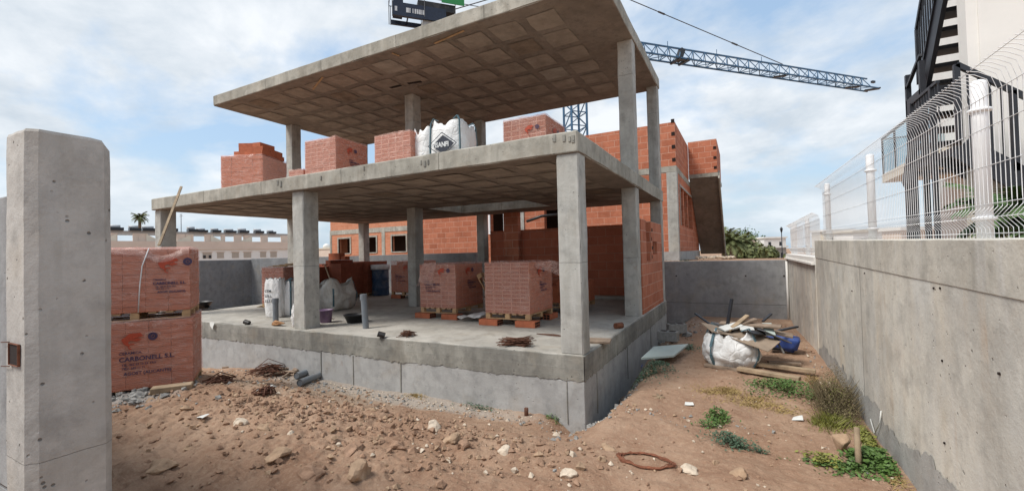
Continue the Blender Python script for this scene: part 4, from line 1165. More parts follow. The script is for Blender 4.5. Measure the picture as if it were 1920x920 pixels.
b = BM(); T0, T1 = .8, 33.0; zt_, zb2 = 17.75, 16.75
beam(b, jp(T0, 0, zt_), jp(T1 - .8, 0, zt_), .11); beam(b, jp(T0, .48, zb2), jp(T1, .48, zb2), .11); beam(b, jp(T0, -.48, zb2), jp(T1, -.48, zb2), .11)
t_ = T0; k = 0
while t_ < T1 - 1.2:
    for s in (-.48, .48):
        beam(b, jp(t_, s, zb2), jp(t_ + .6, 0, zt_), .055); beam(b, jp(t_ + 1.2, s, zb2), jp(t_ + .6, 0, zt_), .055)
    beam(b, jp(t_, -.48, zb2), jp(t_, .48, zb2), .055)
    a_ = -.48 if k % 2 else .48; beam(b, jp(t_, a_, zb2), jp(t_ + 1.2, -a_, zb2), .05)
    t_ += 1.2; k += 1
for tt in (8.5, 13.5, 18.5): beam(b, jp(tt, 0, zt_), jp(tt, 0, zt_ + .45), .05)
cpart('jib', b, 'crane_blue')
b = BM()
for tt in (9.2, 10.0): beam(b, jp(tt, -.55, zb2 - .05), jp(tt, .55, zb2 - .05), .18)
beam(b, jp(9.0, .4, zb2 - .02), jp(10.2, .4, zb2 - .02), .2); beam(b, jp(9.5, 0, zb2), jp(9.9, 0, zt_ - .05), .45, .4)
beam(b, jp(20.2, -.3, zb2 - .04), jp(21.0, .3, zb2 - .04), .3, .1); beam(b, jp(29.5, -.3, zb2 - .04), jp(30.6, .3, zb2 - .04), .3, .1); beam(b, jp(32.4, -.4, zb2), jp(33.4, .4, zb2 + .05), .4, .12); beam(b, jp(32.9, 0, zt_ - .2), jp(33.3, 0, zt_ - .2), .2)
cpart('trolley', b, 'black_metal')
b = BM(); hd = [jp(0, 0, 22.2)]
for s1_ in (-.5, .5):
    for s2_ in (-.5, .5): beam(b, jp(s1_, s2_, 16.4), jp(0, 0, 22.2), .12)
beam(b, jp(-.6, 0, 16.6), jp(.9, 0, 16.6), 1.2, .35)
cpart('tower_head', b, 'crane_blue')
b = BM(); tube(b, [jp(0, 0, 22.0), jp(21, 0, 17.85)], .035, 6); tube(b, [jp(0, 0, 22.0), jp(-11, 0, 17.0)], .035, 6)
for tt in (8.0, 15.5): 
    f_ = tt / 21; tube(b, [jp(tt - .3, 0, 22.0 - 4.15 * (tt - .3) / 21), jp(tt + .3, 0, 22.0 - 4.15 * (tt + .3) / 21)], .07, 6)
cpart('tie_cable', b, 'cable')
b = BM()
for s in (-.55, .55): beam(b, jp(-.8, s, 16.75), jp(-13.0, s, 16.75), .14, .28)
for k in range(12): beam(b, jp(-1 - k, -.55, 16.8), jp(-1 - k, .55, 16.8), .08)
cpart('counter_jib', b, 'crane_dark')
b = BM()
for s in (-.8, .8):
    beam(b, jp(-1, s, 17.95), jp(-13.1, s, 17.95), .035)
    for k in range(7): beam(b, jp(-1 - k * 2.0, s, 16.7), jp(-1 - k * 2.0, s, 17.95), .035)
beam(b, jp(-13.1, -.8, 17.95), jp(-13.1, .8, 17.95), .035); beam(b, jp(-13.1, -.8, 16.7), jp(-13.1, -.8, 18.3), .035)
cpart('guard_rail', b, 'cable')
b = BM(); beam(b, jp(-13.0, .72, 17.0), jp(-9.6, .72, 17.0), .06, .85); beam(b, jp(-12.9, .0, 17.45), jp(-12.3, .0, 17.45), 1.0, .9)
cb_ = cpart('name_board', b, 'crane_dark')
b = BM(); beam(b, jp(-11.4, .2, 17.55), jp(-9.0, .2, 17.55), 1.0, .5); cpart('hoist_cabinet', b, 'black_plastic')
b = BM(); beam(b, jp(-11.1, 0, 16.25), jp(-9.9, 0, 16.25), 1.2, .7); beam(b, jp(-9.8, 0, 16.25), jp(-8.9, 0, 16.25), 1.2, .7); cpart('counterweight', b, 'conc_base')
b = BM()
for (a_, c_) in ((-12.85, -12.70), (-12.15, -11.98), (-11.95, -11.88), (-11.75, -11.70), (-11.62, -11.52), (-11.48, -11.38), (-11.34, -11.24), (-11.2, -11.14), (-11.1, -11.02)):
    beam(b, jp(a_, .758, 16.98), jp(c_, .758, 16.98), .008, .3)
obj('board_marking', b, M['white_print'], CR, world=True)
b = BM(); beam(b, jp(-9.9, .84, 18.35), jp(-8.4, .84, 18.35), .05, 1.1); cpart('green_sign_board', b, 'green_sign')

# ------------------------------------------------------------------ neighbour's steel stair and white villa, right
VL = thing('white_villa', 'white rendered villa with a glass sided balcony behind the fence', 'house', (5.5, 12, .9))
b = BM(); box(b, 5.5, 13, 11.5, 18.5, .5, 8.5); obj('main_wall', b, M['white_wall'], VL, world=True)
b = BM(); box(b, 4.0, 5.498, 13.6, 17.8, 3.36, 3.62); bal = obj('balcony_slab', b, M['cream_wall'], VL, world=True)
b = BM(); box(b, 4.02, 4.035, 13.65, 17.75, 3.70, 4.72); box(b, 4.05, 5.48, 17.70, 17.715, 3.70, 4.72); obj('balcony_glass', b, M['glass'], VL, world=True)
b = BM(); beam(b, (4.03, 13.6, 4.75), (4.03, 17.8, 4.75), .05); beam(b, (4.03, 17.78, 4.75), (5.48, 17.78, 4.75), .05)
for y in (13.7, 15.1, 16.5, 17.75): beam(b, (4.03, y, 3.62), (4.03, y, 4.75), .045)
obj('balcony_rail', b, M['black_metal'], VL, world=True)
b = BM()
for (y0, y1, z0, z1) in ((12.2, 13.2, 3.8, 5.8), (14.4, 16.4, 3.7, 5.8), (14.4, 16.4, 1.2, 3.0)): box(b, 5.46, 5.51, y0, y1, z0, z1)
obj('window', b, M['solar'], VL, world=True)
# stair tower wall and flights
ST = thing('stair_wall', 'tall white wall carrying the black steel stair behind the fence', 'wall', (2.5, 6.9, .9))
b = BM(); box(b, 2.40, 2.50, 7.0, 7.22, .8, 8.5); box(b, 2.501, 7.0, 6.98, 7.22, .8, 8.5); obj('wall_body', b, M['white_wall'], ST, world=True)
b = BM()
vs = [b.verts.new(p) for p in ((2.32, 6.75, .85), (2.75, 6.75, .85), (2.75, 6.75, 1.75), (2.32, 6.75, 2.35), (2.32, 6.97, .85), (2.75, 6.97, .85), (2.75, 6.97, 1.75), (2.32, 6.97, 2.35))]
for q in ((0, 1, 2, 3), (7, 6, 5, 4), (0, 3, 7, 4), (1, 5, 6, 2), (3, 2, 6, 7), (0, 4, 5, 1)): b.faces.new([vs[i] for i in q])
obj('lower_pier', b, M['cream_wall'], ST, world=True)
SS = thing('steel_staircase', 'black steel outdoor staircase with open treads and barred railings behind the fence', 'staircase', (2.4, 8, .9))
def sp(name, b): return obj(name, b, M['black_metal'], SS, world=True)
# long flight rising towards the street (towards -y)
fy0, fz0, fy1, fz1 = 9.2, 2.4, 7.32, 4.85
fl_z = fz0 + (fz1 - fz0) * .9 / (fy0 - fy1)
b = BM(); beam(b, (2.36, fy0, fz0 - .08), (2.36, fy1, fz1 - .08), .05, .26); beam(b, (3.3, fy0, fz0 - .08), (3.3, fy1, fz1 - .08), .05, .26); sp('stringer', b)
n = 13
for i in range(n):
    f_ = (i + .5) / n; b = BM(); y = fy0 + (fy1 - fy0) * f_; z = fz0 + (fz1 - fz0) * f_
    box(b, 2.39, 3.27, y - .13, y + .13, z - .02, z + .035); sp('tread', b)
b = BM(); beam(b, (2.33, fy0 - .9, fl_z + .92), (2.33, fy1, fz1 + .92), .05)
beam(b, (2.33, fy0 - .9, fl_z + .12), (2.33, fy1, fz1 + .12), .03)
k = 0; y = fy0 - .9
while y > fy1:
    z = fz0 + (fz1 - fz0) * (fy0 - y) / (fy0 - fy1); beam(b, (2.33, y, z + .12), (2.33, y, z + .92), .05 if k % 8 == 0 else .018); y -= .085; k += 1
sp('upper_railing', b)
# landing and its railing
b = BM(); box(b, 2.22, 3.3, 7.9, 8.5, 3.42, 3.52); box(b, 2.22, 2.26, 7.9, 8.5, 3.25, 3.42); box(b, 2.26, 3.3, 7.9, 7.94, 3.25, 3.42); sp('landing', b)
b = BM(); beam(b, (2.24, 7.9, 3.98), (2.24, 8.5, 3.70), .04)
for (x, y) in ((2.25, 7.92), (2.25, 8.48)): beam(b, (x, y, .9), (x, y, 3.9), .06)
for (x, y) in ((2.38, 9.15), (3.28, 9.15)): beam(b, (x, y, .9), (x, y, 2.4), .07)
sp('landing_railing', b)
# flight in front of the wall, going down to the right
a0, a1 = Vector((2.15, 6.55, 3.36)), Vector((3.35, 6.55, 2.30)); b = BM()
beam(b, a0, a1, .05)
beam(b, a0 - Vector((0, 0, .92)), a1 - Vector((0, 0, .92)), .05, .24); beam(b, a0 + Vector((0, .42, -.92)), a1 + Vector((0, .42, -.92)), .05, .24)
for k in range(15):
    p = a0.lerp(a1, k / 14); beam(b, p, p - Vector((0, 0, .85)), .05 if k % 5 == 0 else .016)
sp('lower_railing', b)
for k in range(7):
    p = a0.lerp(a1, (k + .5) / 7) - Vector((0, 0, .88)); b = BM(); box(b, p.x - .12, p.x + .12, 6.58, 6.96, p.z - .02, p.z + .03); sp('tread', b)
b = BM(); box(b, 2.10, 2.33, 6.55, 7.8, 2.38, 2.46); sp('lower_landing', b)
b = BM(); beam(b, (2.10, 7.1, .9), (2.10, 7.1, 3.3), .05); beam(b, (2.10, 7.8, .9), (2.10, 7.8, 3.3), .05); beam(b, (2.10, 6.9, 3.3), (2.10, 7.8, 3.3), .035)
for k in range(11): beam(b, (2.10, 6.9 + k * .088, 2.45), (2.10, 6.9 + k * .088, 3.3), .012)
sp('guard_rail', b)

# ------------------------------------------------------------------ brick packs
# two lettered packs by the gate post
pr = at(362, 722, 2, -.5); rzp = R(57); wv = 1.32
ux = Vector((math.cos(rzp), math.sin(rzp), 0)); uy = Vector((-math.sin(rzp), math.cos(rzp), 0))
cen = Vector((pr.x, pr.y, 0)) - ux * wv / 2 + uy * .5
def print_lower(t, z0):
    emblem(t, Vector((-.055, -.5 - .022, z0 + .72)), ROT_FRONT, 1.0); company_print(t, ROT_FRONT, (-.20, -.5 - .022, z0 + .42), (1, 0, 0), 1.0)
def print_upper(t, z0):
    emblem(t, Vector((.40, -.5 - .022, z0 + .70)), ROT_FRONT, 1.0); company_print(t, ROT_FRONT, (.22, -.5 - .022, z0 + .40), (1, 0, 0), .62)
make_pack('lower of two stacked film wrapped brick packs by the gate post, standing on the soil', (cen.x, cen.y, -.56), rzp, wv, 1.0, .98, cols=5, courses=10, front='none', mats=('sides', 'sides'), prints=(print_lower,), seed=11)
cen2 = cen - ux * .03
t2 = make_pack('upper wrapped brick pack with red emblem stacked on the pack beside the gate post', (cen2.x, cen2.y, .55), rzp, wv, 1.0, .93, cols=5, courses=10, front='none', mats=('sides', 'sides'), prints=(print_upper,), seed=12, missing=0)
# loose film sagging over the top edge and the white tie band
b = BM(); n = 16
for i in range(n):
    x0, x1 = -wv / 2 + wv * i / n, -wv / 2 + wv * (i + 1) / n
    def zz(x): return 1.075 - .13 * math.exp(-((x - .33) / .22) ** 2) + .01 * mnoise.noise(Vector((x * 6, 0, 0)))
    v = [b.verts.new(q) for q in ((x0, -.53, zz(x0) - .10), (x1, -.53, zz(x1) - .10), (x1, -.525, zz(x1)), (x0, -.525, zz(x0)), (x1, .1, 1.085), (x0, .1, 1.085))]
    b.faces.new((v[0], v[1], v[2], v[3])); b.faces.new((v[3], v[2], v[4], v[5]))
obj('loose_film', b, M['wrap_loose'], t2, smooth=True)
b = BM(); tube(b, [(.05, -.526, .12), (.07, -.53, .5), (.10, -.53, .8), (.18, -.528, 1.06)], .008, 5); obj('tie_band', b, M['white_print'], t2)
# leaning white batten over the upper pack to the slab edge
a_, c_ = at(298, 460, 1, 4.6), at(340, 350, 1, 5.45)
b = BM(); beam(b, a_, c_, .045, .03)
tag(obj('timber_batten', b, M['wood'], loc=tuple(a_)), 'pale batten leaning from the brick packs up to the middle slab corner', 'batten')

def text_right(d_, w_):
    def f(t, z0):
        emblem(t, Vector((w_ / 2 + .022, -.10, z0 + .80)), ROT_RIGHT, .8)
        company_print(t, ROT_RIGHT, (w_ / 2 + .022, -.12, z0 + .52), (0, 1, 0), .55)
    return f
def text_front(w_, d_):
    def f(t, z0):
        emblem(t, Vector((.12, -d_ / 2 - .022, z0 + .80)), ROT_FRONT, .8)
        company_print(t, ROT_FRONT, (-.35, -d_ / 2 - .022, z0 + .50), (1, 0, 0), .7)
    return f
A = make_pack('wrapped pack of hollow bricks on a pallet, the one nearest the front corner column', (-4.10, 8.05, .12), 0, .98, 1.12, .99, cols=5, courses=13, prints=(text_right(1.12, .98),), seed=1)
Bp = make_pack('wrapped brick pack beside the middle column with torn film hanging at its left', (-6.05, 8.40, .12), 0, .98, 1.12, .96, cols=5, courses=10, prints=(text_front(.98, 1.12), text_right(1.12, .98)), seed=2)
foot_block((-4.48, 7.50, 0), 0, 'clay block under the front left of the nearest pallet on the floor'); foot_block((-3.67, 7.50, 0), 0, 'clay block under the front right of the nearest pallet on the floor')
foot_block((-3.70, 8.62, 0), R(90), 'clay block under the rear of the nearest pallet by the loose brick pallet')
foot_block((-6.42, 7.86, 0), 0, 'clay block under the front left of the pallet beside the middle column'); foot_block((-5.68, 7.86, 0), 0, 'clay block under the front right of the pallet beside the middle column')
# torn film hanging from both packs
b = BM()
def sheet(b, P, n=10, seed=0, amp=.03):
    (p00, p10, p11, p01) = [Vector(p) for p in P]; g = []
    for i in range(n + 1):
        row = []
        for j in range(n + 1):
            u, v = i / n, j / n; p = p00.lerp(p10, u).lerp(p01.lerp(p11, u), v); p += mnoise.noise_vector(p * 6 + Vector((seed, 0, 0))) * amp; row.append(b.verts.new(p))
        g.append(row)
    for i in range(n):
        for j in range(n): b.faces.new((g[i][j], g[i + 1][j], g[i + 1][j + 1], g[i][j + 1]))
sheet(b, ((-.52, -.60, .70), (-.10, -.60, .60), (.0, -.60, 1.13), (-.35, -.60, 1.12)), seed=3); sheet(b, ((-.95, -.2, .55), (-.5, -.6, .60), (-.3, -.58, 1.11), (-.45, .2, 1.10)), seed=5)
obj('torn_film', b, M['wrap_loose'], Bp, smooth=True)
b = BM(); sheet(b, ((.51, -.3, 1.0), (.85, .2, .80), (.80, .5, 1.08), (.45, -.3, 1.13)), seed=7); sheet(b, ((.85, .2, .78), (.9, .4, .70), (.80, .5, 1.08), (.85, .2, .80)), seed=9, n=5)
obj('torn_film', b, M['wrap_loose'], A, smooth=True)
b = BM(); sheet(b, ((-.25, -.3, .03), (.3, -.25, .05), (.35, .25, .12), (-.2, .3, .06)), seed=4, amp=.09)
fl = obj('plastic_film', b, M['bag'], smooth=True); fl.location = (-5.1, 7.9, .06); tag(fl, 'crumpled white film on the floor between the two front brick pallets', 'plastic film')
# leaning empty pallet
t = thing('empty_pallet', 'bare timber pallet leaning on edge between the two wrapped packs', 'pallet', (-5.12, 8.75, .0), R(12))
obj('pallet_boards', pallet_bm(1.0, .8, -.05, Matrix.Translation((0, 0, .52)) @ Matrix.Rotation(R(62), 4, 'Y')), M['wood_new'], t)
# half unloaded pallet behind A
E1 = make_pack('half used pallet of bare red bricks behind the nearest wrapped pack', (-3.75, 9.95, .12), 0, 1.0, 1.0, .60, cols=5, courses=6, wrap=False, front='none', mats=('clay', 'clay'), missing=2, seed=4)
foot_block((-3.45, 9.45, 0), 0, 'clay block under the half used pallet of bare bricks')
Cx = at(730, 555, 1, 11.2).x
Cp = make_pack('brick pack half unwrapped standing right of the blue barrel', (Cx + .58, 11.8, .10), 0, 1.05, 1.1, 1.02, cols=4, courses=9, front='none', prints=(text_front(1.05, 1.1),), seed=6, missing=1)
foot_block((Cx + .3, 11.3, 0), 0, 'clay block under the pallet right of the blue barrel')
Dx = at(490, 580, 1, 8.0).x
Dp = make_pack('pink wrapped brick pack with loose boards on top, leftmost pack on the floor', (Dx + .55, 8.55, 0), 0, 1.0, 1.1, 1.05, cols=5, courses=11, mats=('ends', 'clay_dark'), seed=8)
b = BM()
for k in range(5): beam(b, (rnd(-.5, -.3), -.4 + k * .2, 1.20 + .02 * k), (rnd(.3, .6), -.35 + k * .18, 1.20 + .025 * k), .10, .025)
sb = obj('loose_boards', b, M['wood_new'], loc=None); sb.location = Dp.location; tag(sb, 'pile of thin boards on top of the leftmost pack on the floor', 'boards')
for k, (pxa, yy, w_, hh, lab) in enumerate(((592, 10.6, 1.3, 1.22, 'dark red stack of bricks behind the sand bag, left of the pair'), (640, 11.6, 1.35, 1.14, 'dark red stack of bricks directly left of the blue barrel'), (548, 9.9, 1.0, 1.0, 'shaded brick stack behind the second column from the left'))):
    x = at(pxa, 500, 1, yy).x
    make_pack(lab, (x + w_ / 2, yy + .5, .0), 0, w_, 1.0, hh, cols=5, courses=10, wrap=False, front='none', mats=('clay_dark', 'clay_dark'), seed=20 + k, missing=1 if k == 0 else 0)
x = at(625, 495, 1, 10.8).x
b = BM(); box(b, -.28, .28, -.12, .12, 0, .24); box(b, .35, .55, -.1, .1, .0, .13)
hbk = obj('loose_brick', b, M['clay']); hbk.location = (x, 10.95, 1.34); tag(hbk, 'loose red bricks lying on top of the dark stack behind the sand bag', 'brick')

# packs on the middle slab
ZS = 3.06
make_pack('leftmost brick pack on the middle slab, with loose bricks heaped on it', (-11.55, 7.15, ZS), R(24), 1.12, 1.05, .92, cols=4, courses=9, seed=31, front='none')
P1 = Vector((-11.55, 7.15, ZS))
q = 0
for (dx, dy, dz, rr_, lab) in ((.15, -.1, 0, 20, 'loose brick layer at the bottom of the heap on the leftmost slab pack'),):
    pass
t = thing('brick_heap', 'heap of loose red bricks on the leftmost pack on the middle slab', 'bricks', (P1.x, P1.y, ZS + .92 + .13 + .02), R(24))
for (x, y, z, L, rzb) in ((-.05, -.25, 0, .55, 0), (.15, .05, 0, .55, 90), (.38, -.2, 0, .5, 90), (.38, .25, 0, .5, 85), (.05, -.2, .125, .55, 3), (.32, -.1, .125, .5, 92), (.34, .25, .125, .5, 88), (-.05, -.1, .25, .5, 5), (.25, .0, .25, .5, 80), (-.18, .2, 0, .5, 0)):
    b = BM(); box(b, -L / 2, L / 2, -.12, .12, 0, .12); b.transform(Matrix.Translation((x, y, z)) @ Matrix.Rotation(R(rzb), 4, 'Z')); obj('brick', b, M['clay'], t)
make_pack('square wrapped brick pack on the middle slab left of the wrapped pack at the column', (-8.85, 7.55, ZS), R(4), .98, 1.05, 1.05, cols=5, courses=11, prints=(text_right(1.05, .98),), seed=32)
make_pack('low end of a wrapped brick pack peeping over the slab edge between two taller packs', (-9.75, 7.35, ZS - .0), R(4), .5, .6, .42, cols=2, courses=4, seed=36)
make_pack('wrapped brick pack on the middle slab directly left of the white bags', (-6.75, 7.75, ZS), R(2), 1.0, 1.05, .92, cols=5, courses=9, seed=33)
make_pack('wrapped brick pack with red emblems on the middle slab near the right corner', (-3.98, 8.75, ZS), 0, .98, 1.1, 1.06, cols=5, courses=9, seed=34, prints=(text_front(.98, 1.1), text_right(1.1, .98)))

# big bags on the middle slab
vb = make_bag('white bulk bag with black diamond emblem on the edge of the middle slab', (at(851, 260, 1, 7.5).x, 7.50, ZS), R(4), .80, .80, 1.0, seed=3.3, bulge=.05, rim=.06, wr=.014)
make_bag('plain white bulk bag left of the one with the diamond emblem', (at(806, 260, 1, 7.75).x, 7.75, ZS), R(-4), .52, .7, 1.02, seed=8.1, bulge=.04, rim=.07, wr=.015, straps=False)
def dia(cx, cz, rx, rz_): return [(cx - rx, cz), (cx, cz - rz_), (cx + rx, cz), (cx, cz + rz_)]
yb = -.455
def rim_(r0, r1): return [[(r0[0] * a, .55 + r0[1] * b_), (r1[0] * a, .55 + r1[1] * b_), (r1[0] * c_, .55 + r1[1] * d_), (r0[0] * c_, .55 + r0[1] * d_)] for a, b_, c_, d_ in ((1, 0, 0, 1), (0, 1, -1, 0), (-1, 0, 0, -1), (0, -1, 1, 0))]
flatshape('printed_diamond_outline', rim_((.32, .235), (.345, .255)), M['ink_dark'], vb, Vector((.0, yb, 0)), ROT_FRONT, .004)
flatshape('printed_diamond', [dia(.0, .55, .26, .19)], M['ink_dark'], vb, Vector((.02, yb, 0)), ROT_FRONT, .006)
lettering('VISANFI', .135, M['white_print'], vb, Vector((-.235, yb - .012, .505)), ROT_FRONT, bold=.005, xs=.84)
flatshape('printed_label', [[(-.33, .20), (-.08, .17), (-.08, .24), (-.33, .27)]], M['ink_green'], vb, Vector((0, yb, 0)), ROT_FRONT, .004)

# ------------------------------------------------------------------ things on the ground floor
bg = make_bag('upright white sack with blue print behind the grey pipe stub', (at(512, 595, 2, 0).x, 6.72, 0), R(20), .42, .3, .95, seed=5, straps=False, bulge=.10, rim=.04, wr=.014, cat='sack', name='cement_sack', spikes=False)
for k, (s_, z_) in enumerate((('CEM', .62), ('II/B-L', .50), ('32,5 N', .38))): lettering(s_, .085, M['ink_dark'], bg, Vector((-.14, -.19, z_)), ROT_FRONT, bold=.002)
make_bag('plain white bulk bag left of the second column', (at(536, 590, 2, 0).x + .1, 7.15, 0), R(10), .72, .7, .78, seed=6.2, bulge=.14, rim=.05, wr=.02)
make_bag('large dirty white bag of sand with a shovel stuck in it', (at(634, 577, 2, 0).x, 8.35, 0), R(8), 1.05, .95, .66, mat='bag_dirty', seed=9.4, bulge=.14, rim=.10, wr=.05)
make_bag('slumped white bag behind the sand bag with the shovel', (at(600, 560, 2, 0).x, 9.2, 0), R(-12), .8, .8, .74, mat='bag_dirty', seed=14.4, bulge=.12, rim=.10, wr=.06)
make_bag('small white sack leaning against the second column', (at(557, 612, 2, 0).x, 6.0, 0), R(80), .30, .16, .45, seed=17, bulge=.1, rim=.04, wr=.02, straps=False, cat='sack', name='small_sack', spikes=False)
t = thing('shovel', 'wooden handled shovel standing in the large sand bag', 'shovel', (at(620, 530, 1, 8.2).x, 8.15, .5), 0)
pa, pb = at(620, 527, 1, 8.15), at(609, 496, 1, 8.15)
b = BM(); tube(b, [pa - (pb - pa) * .3, pb], .018, 8); obj('handle', b, M['wood'], t, world=True)
b = BM(); tube(b, [pb + Vector((-.1, 0, .0)), pb + Vector((.1, 0, .0))], .018, 8); obj('grip', b, M['rust_red'], t, world=True)
b = BM(); box(b, pa.x - .02, pa.x + .20, 8.13, 8.15, .42, .68); obj('blade', b, M['rust'], t, world=True)
def pipe_stub(px, py, h, r, lab, lean=0.0):
    p = at(px, py, 2, 0); b = BM(); tube(b, [(0, 0, 0), (lean, 0, h)], r, 18, cap=False)
    tube(b, [(lean - .003, 0, h - .10), (lean, 0, h + .01)], r * 1.12, 18, cap=False); tube(b, [(lean, 0, h - .15), (lean * .99, 0, h + .01)], r * .93, 18, cap=True)
    o = obj('pipe_stub', b, M['pvc'], smooth=False); o.location = p; return tag(o, lab, 'pipe')
pipe_stub(517, 603, .52, .06, 'grey drain pipe stub rising from the floor in front of the white sack')
pipe_stub(686, 615, .66, .06, 'taller grey drain pipe stub rising at the floor edge, right of the basin', -.05)
def bucket(px, py, r0, r1, h, mat, lab, name='bucket', cat='bucket', z=0, handle=True, scl=(1, 1, 1), rz=0):
    p = at(px, py, 2, z); t = thing(name, lab, cat, tuple(p), rz)
    b = BM(); lathe(b, [(r0, 0), (r1, h), (r1 + .012, h), (r1 + .012, h + .02), (r1 - .012, h + .02), (r1 - .02, h * .8), (r0 * .9, .03)], 26); b.transform(Matrix.Diagonal((*scl, 1))); obj('bucket_body', b, M[mat], t)
    if handle:
        b = BM(); tube(b, [(math.cos(a) * r1 * scl[0], math.sin(a) * .35 * r1 - r1 * .6 * scl[1], h - .02 + .0 * a) for a in [math.pi * k / 10 for k in range(11)]], .005, 5); obj('handle', b, M['cable'], t)
    return t
bucket(611, 604, .115, .145, .26, 'purple', 'faded purple bucket at the foot of the second column')
bucket(666, 604, .16, .23, .16, 'black_plastic', 'black rubber basin on the floor right of the purple bucket', 'rubber_basin', 'basin', handle=False)
bucket(372, 581, .22, .34, .22, 'black_plastic', 'black mortar basin at the far left end of the floor', 'rubber_basin', 'basin', handle=False)
p = at(714, 555, 1, 12.0)
t = thing('plastic_barrel', 'blue barrel with a white lid standing between brick stacks', 'barrel', (p.x, 12.0, 0))
b = BM(); lathe(b, [(.29, 0), (.31, .03), (.30, .25), (.32, .28), (.30, .31), (.30, .6), (.32, .63), (.30, .66), (.30, .95)], 26); obj('barrel_body', b, M['blue_barrel'], t)
b = BM(); lathe(b, [(.34, .952), (.34, 1.12), (.31, 1.13), (.05, 1.13)], 26); obj('lid', b, M['white_print'], t)
for (px, py, lab, rz_) in ((463, 604, 'short black pipe end on the floor edge at the left', 20), (715, 627, 'short black pipe end poking over the floor edge right of the grey pipe', 35)):
    p = at(px, py, 2, .05); b = BM(); tube(b, [(-.06, 0, 0), (.06, 0, 0)], .05, 16, cap=False); tube(b, [(-.06, 0, 0), (.055, 0, 0)], .043, 16)
    b.transform(Matrix.Rotation(R(rz_), 4, 'Z') @ Matrix.Rotation(R(18), 4, 'Y')); o = obj('pipe_end', b, M['black_plastic']); o.location = p; tag(o, lab, 'pipe')
p = at(1160, 610, 2, .05); b = BM(); tube(b, [(-.08, 0, 0), (.08, 0, 0)], .055, 12); b.transform(Matrix.Rotation(R(60), 4, 'Z')); o = obj('pipe_offcut', b, M['rust_red']); o.location = p; tag(o, 'short brown pipe offcut on the floor by the right edge', 'pipe')
p = at(1082, 602, 2, .04); t = thing('mortar_tube', 'white tube with black end lying behind the front corner column', 'tube', tuple(p), R(-5))
b = BM(); tube(b, [(-.16, 0, 0), (.13, 0, 0)], .04, 12); obj('tube_body', b, M['bag'], t); b = BM(); tube(b, [(.131, 0, 0), (.17, 0, 0)], .043, 12); obj('tube_end', b, M['black_plastic'], t)
p = at(1118, 640, 2, .0); b = BM(); box(b, -.22, .22, -.16, .16, .003, .03); o = obj('board_offcut', b, M['wood_old']); o.location = p; o.rotation_euler = (0, 0, R(10)); tag(o, 'grey square board flat on the floor right of the front corner column', 'board')
b = BM()
for k in range(3):
    a = rnd(0, 3); tube(b, [(-.3, rnd(-.05, .05), .01), (0, .06 * k - .05, .012), (.28, rnd(-.05, .05), .01)], .006, 5)
o = obj('bent_wire', b, M['rust']); o.location = at(1035, 629, 2, 0); tag(o, 'thin bent wires on the floor left of the front corner column', 'wire')
p = at(1085, 625, 2, 0)
# lump of packing and papers by the left pipe
p = at(520, 606, 2, .05); b = rock_bm(.13, 4.4, flat=.6, sub=3, jag=.5); b.transform(Matrix.Diagonal((1.5, .8, .8, 1)))
o = obj('brown_paper_lump', b, M['card']); o.location = p; o.data.materials[0] = simple('orange_brown_paper', (.40, .22, .11), .9, var=.4, scale=8); tag(o, 'crumpled brown paper at the foot of the grey pipe stub', 'paper')
# rebar bundles on the floor edge
def sticks(px, py, n, L, r, mat, lab, name, z=0, spread=.5, az=0, lift=.1, cat='rebar', plane=2, bend=.0):
    p = at(px, py, 2, z) if plane == 2 else ground_hit(px, py)
    b = BM(); rn = random.Random(int(px))
    for k in range(n):
        a = az + rn.gauss(0, spread); l = L * rn.uniform(.5, 1.0); c_ = Vector((rn.gauss(0, .06 * L), rn.gauss(0, .05 * L), rn.uniform(.0, lift)))
        d = Vector((math.cos(a), math.sin(a), rn.uniform(-.03, .12)))
        pts = [c_ - d * l / 2, c_ + Vector((rn.gauss(0, bend), rn.gauss(0, bend), abs(rn.gauss(0, bend)))), c_ + d * l / 2]
        for q in pts: q.z = max(q.z, r)
        tube(b, pts, r, 5)
    o = obj(name, b, M[mat]); o.location = p; return tag(o, lab, cat)
sticks(968, 648, 70, .52, .006, 'rust', 'thick bundle of rusty rods lying on the floor edge before the packs', 'rebar_bundle', spread=.35, az=.15, lift=.12)
sticks(765, 630, 34, .34, .005, 'rust', 'small tangle of rusty tie wires right of the black pipe end', 'wire_tangle', spread=.8, lift=.07, bend=.03)
sticks(620, 598, 8, .25, .006, 'wood_old', 'small sticks lying behind the purple bucket', 'stick_litter', spread=1.2, lift=.02, cat='sticks')
b = BM()
for k in range(6): beam(b, (rnd(-.4, .4), rnd(-.2, .2), .02 + .01 * k), (rnd(-.4, .4), rnd(-.2, .2), .03 + .01 * k), .05, .015)
o = obj('board_scraps', b, M['black_plastic']); o.location = at(395, 581, 2, 0); tag(o, 'flat black scraps beside the mortar basin on the left', 'scrap')
o = sticks(495, 575, 10, .4, .012, 'wood', 'timber scraps at the foot of the leftmost pack', 'timber_scraps', spread=1.0, cat='wood scraps', lift=.06)

